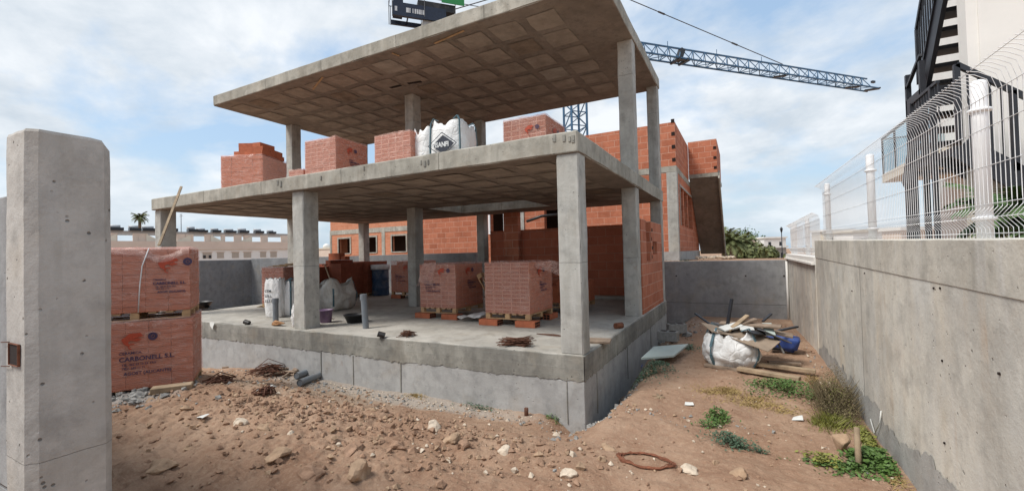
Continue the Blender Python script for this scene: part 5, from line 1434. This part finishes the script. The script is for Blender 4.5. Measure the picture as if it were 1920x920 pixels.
# ------------------------------------------------------------------ ground litter before the foundation
for k, (pa_, pb_, lab) in enumerate((((556, 714), (592, 698), 'grey plastic pipe lying on the soil, the shorter one behind'), ((562, 726), (614, 704), 'grey plastic pipe lying on the soil, the longer one in front'))):
    A_, B_ = ground_hit(*pa_), ground_hit(*pb_); A_.z = ghf(A_.x, A_.y) + .07; B_.z = ghf(B_.x, B_.y) + .07
    b = BM(); tube(b, [A_, B_], .06, 16, cap=False); tube(b, [A_ + (B_ - A_) * .01, B_ - (B_ - A_) * .01], .052, 16); dd = (B_ - A_).normalized()
    tube(b, [B_ - dd * .12, B_], .068, 16, cap=False)
    o = obj('drain_pipe', b, M['pvc'], loc=tuple(A_)); tag(o, lab, 'pipe')
o = sticks(505, 702, 60, .9, .007, 'rust', 'tangled heap of rusty rebar and wire on the soil before the foundation', 'rebar_heap', plane=0, spread=.9, lift=.16, bend=.05)
sticks(545, 700, 22, 1.1, .022, 'wood_old', 'old boards mixed under the rebar heap before the foundation', 'timber_scraps', plane=0, spread=.6, lift=.12, cat='wood scraps')
sticks(440, 688, 8, .8, .02, 'wood_old', 'few dark laths on the soil left of the rebar heap', 'timber_scraps', plane=0, spread=.35, lift=.08, cat='wood scraps')
sticks(410, 718, 26, .45, .01, 'rust', 'small dark clump of roots and wire right of the lower brick pack', 'wire_tangle', plane=0, spread=.8, lift=.08, bend=.04)
sticks(497, 742, 20, .3, .01, 'rust', 'little twig clump on the soil in front of the rebar heap', 'wire_tangle', plane=0, spread=1.0, lift=.1, bend=.04)
p = ground_hit(323, 736); b = fbox(-.24, .24, -.07, .07, -.03, .05, step=.2, amp=.004, bevel=.01); o = obj('timber_offcut', b, M['wood']); o.location = (p.x, p.y, ghf(p.x, p.y) + .03); o.rotation_euler = (.05, 0, rzp - .05); tag(o, 'thick pale plank offcut in front of the lower brick pack', 'plank')
p = ground_hit(380, 672); b = rock_bm(.16, 7.7, flat=.6, sub=3, jag=.4); o = obj('rubbish_lump', b, M['card']); o.location = (p.x, p.y, ghf(p.x, p.y) + .05); tag(o, 'brown paper and plaster lump at the foundation beside the brick packs', 'rubbish')
p = ground_hit(494, 736)
b = BM(); beam(b, (0, 0, .01), (.03, .22, .03), .03, .01); o = obj('white_lath', b, M['paper']); o.location = (p.x, p.y - .1, ghf(p.x, p.y) + .01); tag(o, 'short white strip on the soil in front of the rebar heap', 'strip')
p = at(400, 616, 1, Y0 - .02); b = BM(); sheet(b, ((-.12, 0, .05), (.10, -.02, .06), (.06, -.03, -.10), (-.06, -.02, -.02)), n=5, amp=.02)
o = obj('paper_scrap', b, M['paper']); o.location = (p.x, Y0 - .035, -.05); tag(o, 'torn white paper stuck to the foundation edge near the brick packs', 'paper')
# small stub by the foundation corner
p = ground_hit(987, 778); b = BM(); tube(b, [(0, 0, -.03), (0, 0, .10)], .03, 10); o = obj('pipe_stub', b, M['rust']); o.location = (p.x, p.y, ghf(p.x, p.y)); tag(o, 'little dark peg in the soil at the foot of the foundation', 'peg')

sticks(1235, 745, 9, .22, .006, 'wood', 'few pale splinters on the alley soil beside the foundation', 'stick_litter', plane=0, spread=1.3, lift=.02, cat='sticks')
sticks(705, 765, 7, .20, .005, 'wood_old', 'thin dark twigs on the soil under the middle of the foundation', 'stick_litter', plane=0, spread=1.3, lift=.02, cat='sticks')
for k, (px, py, lab) in enumerate(((1495, 787, 'small pale scrap on the soil left of the dry bush'), (1290, 760, 'small crumpled pale scrap in the middle of the alley'), (380, 790, 'cream paper scrap on the soil bank at the left'))):
    p = ground_hit(px, py); b = BM(); sheet(b, ((-.05, -.04, .01), (.06, -.03, .015), (.05, .04, .04), (-.04, .05, .02)), n=5, seed=k, amp=.03)
    o = obj('paper_scrap', b, M['paper']); o.location = (p.x, p.y, ghf(p.x, p.y)); tag(o, lab, 'paper')
# rusty ring on the soil
p = ground_hit(1210, 866); b = BM(); rn = random.Random(4)
for k in range(14):
    r0 = .235 + rn.gauss(0, .012); ph = rn.uniform(0, 6.28); pts = []
    for i in range(49):
        a = 2 * math.pi * i / 48; rr0 = r0 + .008 * math.sin(3 * a + ph); x = rr0 * math.cos(a) * 1.02; y = rr0 * math.sin(a) * .55
        pts.append((x, y, ghf(p.x + x, p.y + y) - ghf(p.x, p.y) + .008 + rn.uniform(0, .012)))
    tube(b, pts, .004, 4, cap=False)
o = obj('wire_ring', b, M['rust_red']); o.location = (p.x, p.y, ghf(p.x, p.y)); tag(o, 'oval ring of coiled rusty wire lying on the soil near the bottom', 'wire coil')

# ------------------------------------------------------------------ alley: rubbish bag and scrap
def onground(px, py): p = ground_hit(px, py); return Vector((p.x, p.y, ghf(p.x, p.y)))
pg = onground(1372, 690)
DB = make_bag('slumped white bulk bag overflowing with broken boards in the alley', (pg.x - .02, pg.y + .32, pg.z - .03), R(12), .68, .62, .50, seed=21, bulge=.22, rim=.07, wr=.035, slump=.08, fill='card')
bx = Vector((pg.x + .02, pg.y + .34, pg.z + .42))
scr = [(-.05, .0, .10, .75, .5, .02, 25, 12, 8, 'card', 'warped brown board lying across the rubbish bag'),
       (.35, -.15, .02, .62, .5, .015, -20, 14, 10, 'card', 'large brown board sloping off the right of the rubbish bag'),
       (.30, .15, .22, .9, .18, .03, -8, 0, 5, 'wood_old', 'long grey plank on top of the rubbish heap'),
       (-.02, -.05, .20, .35, .16, .03, 40, -10, 15, 'paper', 'white painted offcut on top of the rubbish bag'),
       (.10, .05, .26, .55, .07, .03, 55, -22, 10, 'wood', 'fresh lath sticking up from the rubbish bag'),
       (.18, .12, .24, .5, .10, .03, 35, -15, 0, 'wood_old', 'pale lath crossing the rubbish heap'),
       (.62, .12, .16, .14, .3, .03, 10, 0, 30, 'board', 'pale green offcut at the right of the rubbish heap'),
       (.55, .25, .12, .8, .3, .03, -5, 10, 0, 'wood_old', 'dark plank at the back of the rubbish heap'),
       (.45, -.05, .12, .5, .14, .02, 60, 8, 20, 'black_plastic', 'black strip lying over the large brown board'),
       (-.12, .15, .16, .45, .2, .02, -35, 10, -12, 'grey_plastic', 'dark grey sheet at the left top of the rubbish bag'),
       (.25, -.02, .17, .22, .14, .02, 15, 10, 25, 'paper', 'small white tile leaning on the large brown board'),
       (.70, .05, .06, .45, .25, .02, 25, 25, 0, 'grey_plastic', 'dark crumpled sheet hanging off the right of the rubbish heap')]
for (dx, dy, dz, L, w_, h_, rz_, ry_, rx_, m, lab) in scr:
    b = fbox(-L / 2, L / 2, -w_ / 2, w_ / 2, -h_ / 2, h_ / 2, step=.15, amp=.008, bevel=.004, seed=dx * 9)
    b.transform(Matrix.Rotation(R(rz_), 4, 'Z') @ Matrix.Rotation(R(ry_), 4, 'Y') @ Matrix.Rotation(R(rx_), 4, 'X'))
    o = obj('board_scrap', b, M[m]); o.location = bx + Vector((dx * .85, dy, dz * .9)); tag(o, lab, 'board')
def rodthing(pa_, pb_, ya, yb_, w_, m, lab, name='steel_bar', cat='bar'):
    A_, B_ = at(*pa_, 1, ya), at(*pb_, 1, yb_); b = BM(); beam(b, A_, B_, w_, w_ * .6); tag(obj(name, b, M[m], loc=tuple(A_)), lab, cat)
rodthing((1362, 622), (1372, 560), bx.y, bx.y + .1, .05, 'black_metal', 'dark bar standing upright out of the rubbish bag')
rodthing((1335, 610), (1303, 587), bx.y + 1.0, bx.y + 1.2, .04, 'black_metal', 'dark bar leaning left behind the rubbish bag')
rodthing((1430, 602), (1446, 588), bx.y + .8, bx.y + 1.0, .04, 'black_metal', 'short dark bar poking up right behind the rubbish heap')
rodthing((1420, 628), (1495, 612), bx.y + .4, bx.y + 1.2, .05, 'black_metal', 'long dark bar reaching from the heap to the right wall')
rodthing((1443, 615), (1470, 662), bx.y + .2, bx.y - .1, .025, 'grey_plastic', 'thin grey lath leaning on the blue crate')
rodthing((1425, 640), (1462, 634), bx.y + .1, bx.y + .3, .06, 'black_metal', 'dark strip lying left of the blue crate')
rodthing((1425, 650), (1470, 655), bx.y + .0, bx.y + .1, .05, 'black_metal', 'second dark strip under the blue crate')
pb_ = onground(1462, 664); b = fbox(-.27, .27, -.2, .2, 0, .26, step=.1, amp=.012, bevel=.05, seed=3)
for v in b.verts:
    s = .82 + .18 * v.co.z / .26; v.co.x *= s; v.co.y *= s
o = obj('blue_container', b, M['blue_plastic'], smooth=True); o.location = (pb_.x + .05, pb_.y + .25, pb_.z + .04); o.rotation_euler = (.0, .12, -.1); tag(o, 'blue plastic container tipped beside the rubbish bag', 'container')
def plank(pa_, pb_, w_, h_, m, lab, up=.03):
    A_, B_ = onground(*pa_), onground(*pb_); A_.z += h_ / 2 + up; B_.z += h_ / 2 + up; b = BM(); L = (B_ - A_).length
    b = fbox(0, L, -w_ / 2, w_ / 2, -h_ / 2, h_ / 2, step=.2, amp=.004, bevel=.006, seed=L)
    o = obj('timber_plank', b, M[m]); d = B_ - A_; o.location = A_; o.rotation_euler = (0, -math.atan2(d.z, d.xy.length), math.atan2(d.y, d.x)); tag(o, lab, 'plank')
plank((1384, 698), (1500, 718), .12, .055, 'wood', 'weathered plank on the soil below the rubbish bag, the nearer one')
plank((1408, 690), (1530, 706), .10, .055, 'wood', 'weathered plank reaching furthest right beside the rubbish bag', .05)
plank((1322, 688), (1390, 698), .10, .045, 'wood_old', 'dark plank end poking out left under the rubbish bag', .0)
plank((1440, 684), (1502, 688), .10, .04, 'wood_old', 'short dark plank behind the two long planks', .02)
# pale board on rubble, blocks, tarp
pA = onground(1200, 690)
b = BM(); c4 = [at(1202, 674, 2, -.42), at(1264, 669, 2, -.40), at(1291, 647, 2, -.36), at(1226, 652, 2, -.36)]
lo = [b.verts.new(v) for v in c4]; hi = [b.verts.new(v + Vector((0, 0, .03))) for v in c4]
b.faces.new(hi); b.faces.new(lo[::-1])
for i in range(4): b.faces.new((lo[i], lo[(i + 1) % 4], hi[(i + 1) % 4], hi[i]))
bmesh.ops.recalc_face_normals(b, faces=b.faces)
tag(obj('pale_board', b, M['board'], loc=tuple(c4[0])), 'pale green sheet of board resting over rubble beside the foundation', 'board')
for (px, py, rz_, lab) in ((1226, 648, 10, 'grey concrete block behind the pale board, left of the pair'), (1252, 648, -8, 'grey concrete block behind the pale board, right of the pair'), (1268, 632, 25, 'grey concrete block lying further back beside the foundation')):
    p = onground(px, py); t = thing('concrete_block', lab, 'block', (p.x, p.y + .1, p.z + .08), R(rz_)); b = fbox(-.2, .2, -.1, .1, 0, .2, step=.1, amp=.004, bevel=.008); obj('block_body', b, M['block'], t)
    b = BM(); box(b, -.15, -.02, -.07, .07, .198, .203); box(b, .02, .15, -.07, .07, .198, .203); obj('cell_shade', b, M['hollow'], t)  # thin dark plates on top, painted shade of the cells
p = onground(1190, 692); b = BM(); sheet(b, ((-.1, -.15, .02), (.12, -.1, .03), (.1, .2, .18), (-.08, .15, .10)), seed=2, amp=.07)
o = obj('blue_sheet', b, M['blue_plastic']); o.location = p; tag(o, 'small crumpled blue plastic beside the foundation', 'plastic')
for (px, py, r, lab) in ((1215, 668, .09, 'pale rubble lump under the left end of the pale board'), (1238, 672, .08, 'grey rubble lump propping the pale board'), (1288, 630, .1, 'pale stone beyond the concrete blocks')):
    p = onground(px, py); b = rock_bm(r, px * .1, sub=3); o = obj('rock', b, M['block']); o.location = p + Vector((0, 0, r * .3)); tag(o, lab, 'rock')
sticks(1160, 752, 40, .35, .012, 'wood_old', 'grey slate and wood chips at the foot of the foundation side', 'debris_chips', plane=0, spread=1.2, cat='debris', lift=.06)
# stake and hose at the wall foot
p = onground(1611, 880); b = BM(); tube(b, [p + Vector((0, 0, -.02)), at(1606, 800, 1, p.y + .12)], .030, 8, radii=[.026, .022]); tag(obj('wooden_stake', b, M['wood'], loc=tuple(p)), 'pale wooden stake leaning by the right wall among weeds', 'stake')
b = BM(); P_ = [at(1632, 785, 0, 1.13), at(1640, 812, 0, 1.12), at(1650, 790, 0, 1.13), at(1652, 770, 0, 1.138)]; tube(b, P_, .006, 6); tag(obj('cord_loop', b, M['paper'], loc=tuple(P_[0])), 'loop of white cord hanging at the foot of the right wall', 'cord')

# ------------------------------------------------------------------ weeds
def weed(px, py, rx, ry, h, n, mat, lab, ls=.02, thin=False, name='weed_clump', y_off=0, seed=None, cat='weed'):
    c = ground_hit(px, py); rn = random.Random(seed or int(px * 3 + py)); b = BM(); z0 = ghf(c.x, c.y)
    sub = [(rn.gauss(0, rx * .5), rn.gauss(0, ry * .5), rn.uniform(.12, .42)) for _ in range(9)] if cat == 'weed' else None
    for _ in range(n):
        if sub and rn.random() < .8:
            q = rn.choice(sub); x = q[0] + rn.gauss(0, rx * q[2]); y = q[1] + rn.gauss(0, ry * q[2])
        else: x = rn.gauss(0, rx * .62); y = rn.gauss(0, ry * .62)
        if c.x + x > 1.1: x = 1.1 - c.x - rn.uniform(0, .12)
        f_ = math.exp(-(x / rx) ** 2 - (y / ry) ** 2); z = ghf(c.x + x, c.y + y) - z0 + rn.random() * h * (.25 + f_)
        if thin:
            a = rn.uniform(0, 6.28); t_ = Vector((math.cos(a) * rn.uniform(.1, .9), math.sin(a) * rn.uniform(.1, .9), 1)).normalized() * h * rn.uniform(.3, 1.0) * (.3 + f_)
            base = Vector((x, y, ghf(c.x + x, c.y + y) - z0)); s = Vector((-math.sin(a), math.cos(a), 0)) * ls * .2
            b.faces.new([b.verts.new(base - s), b.verts.new(base + s), b.verts.new(base + t_ * .6 + s * .7 + Vector((math.cos(a), math.sin(a), 0)) * .01), b.verts.new(base + t_ + Vector((math.cos(a), math.sin(a), 0)) * .03)])
            continue
        p = Vector((x, y, z + .004)); nrm = Vector((rn.gauss(0, .5), rn.gauss(0, .5), 1)).normalized(); a = Vector((rn.gauss(0, 1), rn.gauss(0, 1), 0)); u = (a - nrm * a.dot(nrm)).normalized(); v = nrm.cross(u); l = ls * rn.uniform(.6, 1.3)
        b.faces.new([b.verts.new(p - u * l), b.verts.new(p - v * l * .55), b.verts.new(p + u * l), b.verts.new(p + v * l * .55)])
    o = obj(name, b, M[mat]); o.location = (c.x, c.y, z0); return tag(o, lab, cat)
weed(1225, 702, .28, .35, .16, 1100, 'leaf_b', 'low dark green weed patch in front of the pale board', .018)
weed(1345, 787, .12, .10, .12, 420, 'leaf', 'upright green weed in the middle of the alley floor', .018)
weed(1335, 800, .14, .08, .08, 260, 'leaf', 'green weed sprig just below the upright one', .016)
weed(1368, 836, .24, .11, .09, 900, 'leaf_b', 'grey green creeping weed lowest in the middle of the alley', .014)
weed(1480, 733, .38, .28, .12, 1700, 'leaf', 'bright green weed mat between the planks and the dry bush', .018)
weed(1380, 742, .50, .28, .05, 1300, 'dry', 'yellow dry grass patch left of the bright green weeds', .018, thin=True)
weed(1430, 762, .42, .22, .03, 900, 'dry', 'straw coloured dead grass below the green weed mat', .018, thin=True)
bush = weed(1566, 772, .13, .36, .44, 900, 'dry_brown', 'tall brown dry bush against the right wall', .007, thin=True, name='dry_bush', cat='bush')
tw = weed(1566, 772, .17, .42, .44, 6500, 'dry_brown', None, .0075, name='dry_leaves', cat=None, seed=5); tw.parent = bush; tw.location = (0, 0, .02)
tw = weed(1566, 772, .15, .40, .34, 1500, 'leaf_y', None, .008, name='green_shoots', cat=None, seed=8); tw.parent = bush; tw.location = (0, 0, 0)
weed(1560, 800, .16, .25, .16, 600, 'leaf_y', 'yellow green grass at the foot of the dry bush', .014, thin=True)
weed(1640, 872, .20, .22, .10, 1200, 'leaf', 'green leafy weeds around the stake at the wall foot', .022)
weed(1545, 872, .14, .12, .07, 380, 'leaf_y', 'yellow green leafy weed left of the round boulder', .02)
weed(1600, 885, .28, .10, .05, 700, 'leaf', 'low green weeds along the bottom before the stake', .018)
weed(1660, 830, .10, .3, .12, 500, 'leaf_y', 'sparse weeds climbing the wall foot beyond the stake', .02)
weed(890, 768, .3, .07, .06, 260, 'leaf_b', 'thin green weeds along the foundation foot', .014)
weed(1040, 790, .10, .05, .06, 120, 'leaf', 'small bright green sprig by the foundation corner', .014)
weed(775, 745, .25, .08, .05, 220, 'dry', 'dry grass tuft at the middle of the foundation foot', .016, thin=True)
weed(1290, 655, .25, .3, .08, 350, 'leaf_b', 'sparse weeds beyond the right end of the pale board', .016)
weed(1270, 612, .5, .5, .10, 700, 'leaf_b', 'weeds in the far corner before the back wall', .02)
weed(1700, 900, .07, .35, .07, 260, 'dry', 'dead grass along the near foot of the right wall', .016, thin=True)
weed(1530, 720, .10, .5, .08, 260, 'dry', 'dry grass scattered along the wall foot beyond the bush', .016, thin=True)
# rubble line past the back wall
b = BM(); rr = random.Random(9)
for k in range(120):
    x = rr.uniform(-1.6, -.3); y = 18.5 + rr.gauss(0, .4); r = rr.uniform(.04, .09); rock_bm(r, k * 1.1, (x, y, 1.05 + r * .4), b=b, sub=1)
tag(obj('rubble', b, M['rock_w']), 'pale rubble heaped on the plot beyond the back wall', 'rubble', kind='stuff')

# ------------------------------------------------------------------ one part per piece; groups of repeats
def split_islands(names):
    for o in [o for o in bpy.data.objects if o.type == 'MESH' and o.name.split('.')[0] in names and o.parent is not None]:
        me = o.data; par = list(range(len(me.vertices)))
        def find(a):
            while par[a] != a: par[a] = par[par[a]]; a = par[a]
            return a
        for e in me.edges:
            a, c = find(e.vertices[0]), find(e.vertices[1])
            if a != c: par[a] = c
        isl = {}
        for p in me.polygons: isl.setdefault(find(p.vertices[0]), []).append(p)
        if len(isl) < 2: continue
        first = True; base = o.name.split('.')[0]; vco = [v.co.copy() for v in me.vertices]; mats = list(me.materials)
        for ps in isl.values():
            mp = {}; vs = []; fs = []
            for p in ps:
                f = []
                for v in p.vertices:
                    if v not in mp: mp[v] = len(vs); vs.append(vco[v])
                    f.append(mp[v])
                fs.append(f)
            nm = bpy.data.meshes.new(base); nm.from_pydata([tuple(v) for v in vs], [], fs)
            for m_ in mats: nm.materials.append(m_)
            if first: o.data = nm; first = False
            else:
                q = bpy.data.objects.new(base, nm); C.objects.link(q); q.parent = o.parent; q.location = o.location
split_islands({'formwork_joint', 'tie_hole_shade', 'patch_mark', 'formwork_batten', 'soffit_hole_shade', 'brick_mullion', 'pergola_beam', 'tie_wire', 'window', 'concrete_strip', 'stringer', 'counterweight', 'patch', 'balcony_glass', 'trolley', 'white_window_frame'})
GROUPS = {'brick_pack': 'packs of bricks about the building site', 'rock': 'stones lying on the soil', 'weed_clump': 'weeds growing on the plot', 'bulk_bag': 'white bulk bags',
          'board_scrap': 'boards heaped on the rubbish bag', 'timber_plank': 'planks on the alley soil', 'concrete_block': 'grey blocks beside the foundation', 'palm_tree': 'palm trees',
          'steel_bar': 'dark bars in the rubbish heap', 'mesh_fence': 'mesh fences on the right wall', 'brick_house': 'unfinished brick houses behind', 'house': 'houses in the background',
          'pipe_stub': 'grey drain pipe stubs', 'pipe_end': 'black pipe ends on the floor edge', 'drain_pipe': 'plastic pipes', 'leafy_tree': 'far shrubs and trees', 'wire_tangle': 'tangles of wire and twigs',
          'timber_scraps': 'old timber scraps', 'rubber_basin': 'black mortar basins', 'concrete_boundary_wall': 'boundary walls of the plot'}
for o in list(C.objects):
    if o.parent is None and 'label' in o and 'group' not in o and 'kind' not in o:
        g = GROUPS.get(o.name.split('.')[0])
        if g: o['group'] = g

# ------------------------------------------------------------------ camera, light, sky
cd = bpy.data.cameras.new('camera'); cam = bpy.data.objects.new('camera', cd); C.objects.link(cam); scene.camera = cam
cd.sensor_width = 36; cd.sensor_fit = 'HORIZONTAL'; cd.lens = FPX / 1920 * 36; cd.clip_start = .05; cd.clip_end = 3000
Rm = Matrix([[MC[i][0], -MC[i][1], -MC[i][2]] for i in range(3)])
cam.matrix_world = Matrix.Translation((0, 0, EYE)) @ Rm.to_4x4()

SUN_EL, SUN_AZ = R(55), R(218)          # azimuth measured from +Y clockwise: light from behind-left of the camera
sd = bpy.data.lights.new('sun', 'SUN'); sd.energy = 2.1; sd.angle = R(20); sd.color = (1.0, .96, .90)
so = bpy.data.objects.new('sun', sd); C.objects.link(so)
sdir = Vector((math.sin(SUN_AZ) * math.cos(SUN_EL), math.cos(SUN_AZ) * math.cos(SUN_EL), math.sin(SUN_EL)))
so.rotation_euler = (-sdir).to_track_quat('-Z', 'Y').to_euler()

w = bpy.data.worlds.new('World'); scene.world = w; w.use_nodes = True; nt = w.node_tree; nt.nodes.clear()
def wn(k, **kw):
    n = nt.nodes.new('ShaderNode' + k)
    for a, v in kw.items(): setattr(n, a, v)
    return n
out = wn('OutputWorld'); bgn = wn('Background'); bgn.inputs['Strength'].default_value = .12
sky = wn('TexSky', sky_type='NISHITA', sun_disc=False, sun_elevation=SUN_EL, sun_rotation=SUN_AZ); sky.dust_density = 2.5; sky.ozone_density = 1.5; sky.air_density = 1.2
tc = wn('TexCoord'); sx = wn('SeparateXYZ'); nt.links.new(tc.outputs['Generated'], sx.inputs[0])
def wm(op, a, b=0.0, clamp=False):
    n = wn('Math', operation=op, use_clamp=clamp)
    for i, v in ((0, a), (1, b)):
        if isinstance(v, (int, float)): n.inputs[i].default_value = v
        else: nt.links.new(v, n.inputs[i])
    return n.outputs[0]
den = wm('ADD', wm('MAXIMUM', sx.outputs[2], 0.0), .32)
cb = wn('CombineXYZ'); nt.links.new(wm('DIVIDE', sx.outputs[0], den), cb.inputs[0]); nt.links.new(wm('DIVIDE', sx.outputs[1], den), cb.inputs[1]); cb.inputs[2].default_value = 3.3
def wnoise(scale, detail, rough, dist=0, off=0):
    n = wn('TexNoise'); mp = wn('Mapping'); mp.inputs['Location'].default_value = (off, off * .7, 0); mp.inputs['Rotation'].default_value = (0, 0, .5); mp.inputs['Scale'].default_value = (1, 1.1, 1)
    nt.links.new(cb.outputs[0], mp.inputs[0]); nt.links.new(mp.outputs[0], n.inputs['Vector'])
    n.inputs['Scale'].default_value = scale; n.inputs['Detail'].default_value = detail; n.inputs['Roughness'].default_value = rough; n.inputs['Distortion'].default_value = dist; return n.outputs['Fac']
def wramp(src, stops):
    n = wn('ValToRGB'); e = n.color_ramp.elements
    while len(e) < len(stops): e.new(.5)
    for el, (p, c) in zip(e, stops): el.position = p; el.color = (c, c, c, 1) if isinstance(c, (int, float)) else (*c, 1)
    nt.links.new(src, n.inputs[0]); return n.outputs[0]
def wmix(f, a, b, mode='MIX'):
    n = wn('Mix', data_type='RGBA', blend_type=mode)
    for inp, v in ((n.inputs[0], f), (n.inputs[6], a), (n.inputs[7], b)):
        if isinstance(v, (int, float)): inp.default_value = v
        elif isinstance(v, tuple): inp.default_value = (*v, 1)
        else: nt.links.new(v, inp)
    return n.outputs[2]
cov = wramp(wnoise(1.7, 10, .57, .15, 4.0), [(.39, .0), (.56, 1.0)])
cshade = wramp(wnoise(2.6, 10, .60, .15, 9.0), [(.36, 0.0), (.62, 1.0)])
ccol = wmix(cshade, (3.1, 3.45, 3.8), (4.75, 4.88, 5.0))
blue = wmix(.6, sky.outputs[0], (2.2, 3.1, 4.15))
hz_ = wramp(sx.outputs[2], [(.0, 1.0), (.22, 0.0)])
col = wmix(wm('MULTIPLY', cov, .92), blue, ccol)
col = wmix(wm('MULTIPLY', hz_, .55), col, (3.2, 3.85, 4.4))
nt.links.new(col, bgn.inputs[0]); nt.links.new(bgn.outputs[0], out.inputs[0])

scene.view_settings.view_transform = 'Standard'; scene.view_settings.look = 'None'; scene.view_settings.gamma = 1; scene.view_settings.exposure = 0.80
scene.view_settings.use_curve_mapping = False
scene.render.engine = 'CYCLES'
scene.cycles.use_denoising = True
scene.cycles.max_bounces = 8; scene.cycles.transparent_max_bounces = 16; scene.cycles.diffuse_bounces = 4
scene.render.use_persistent_data = False
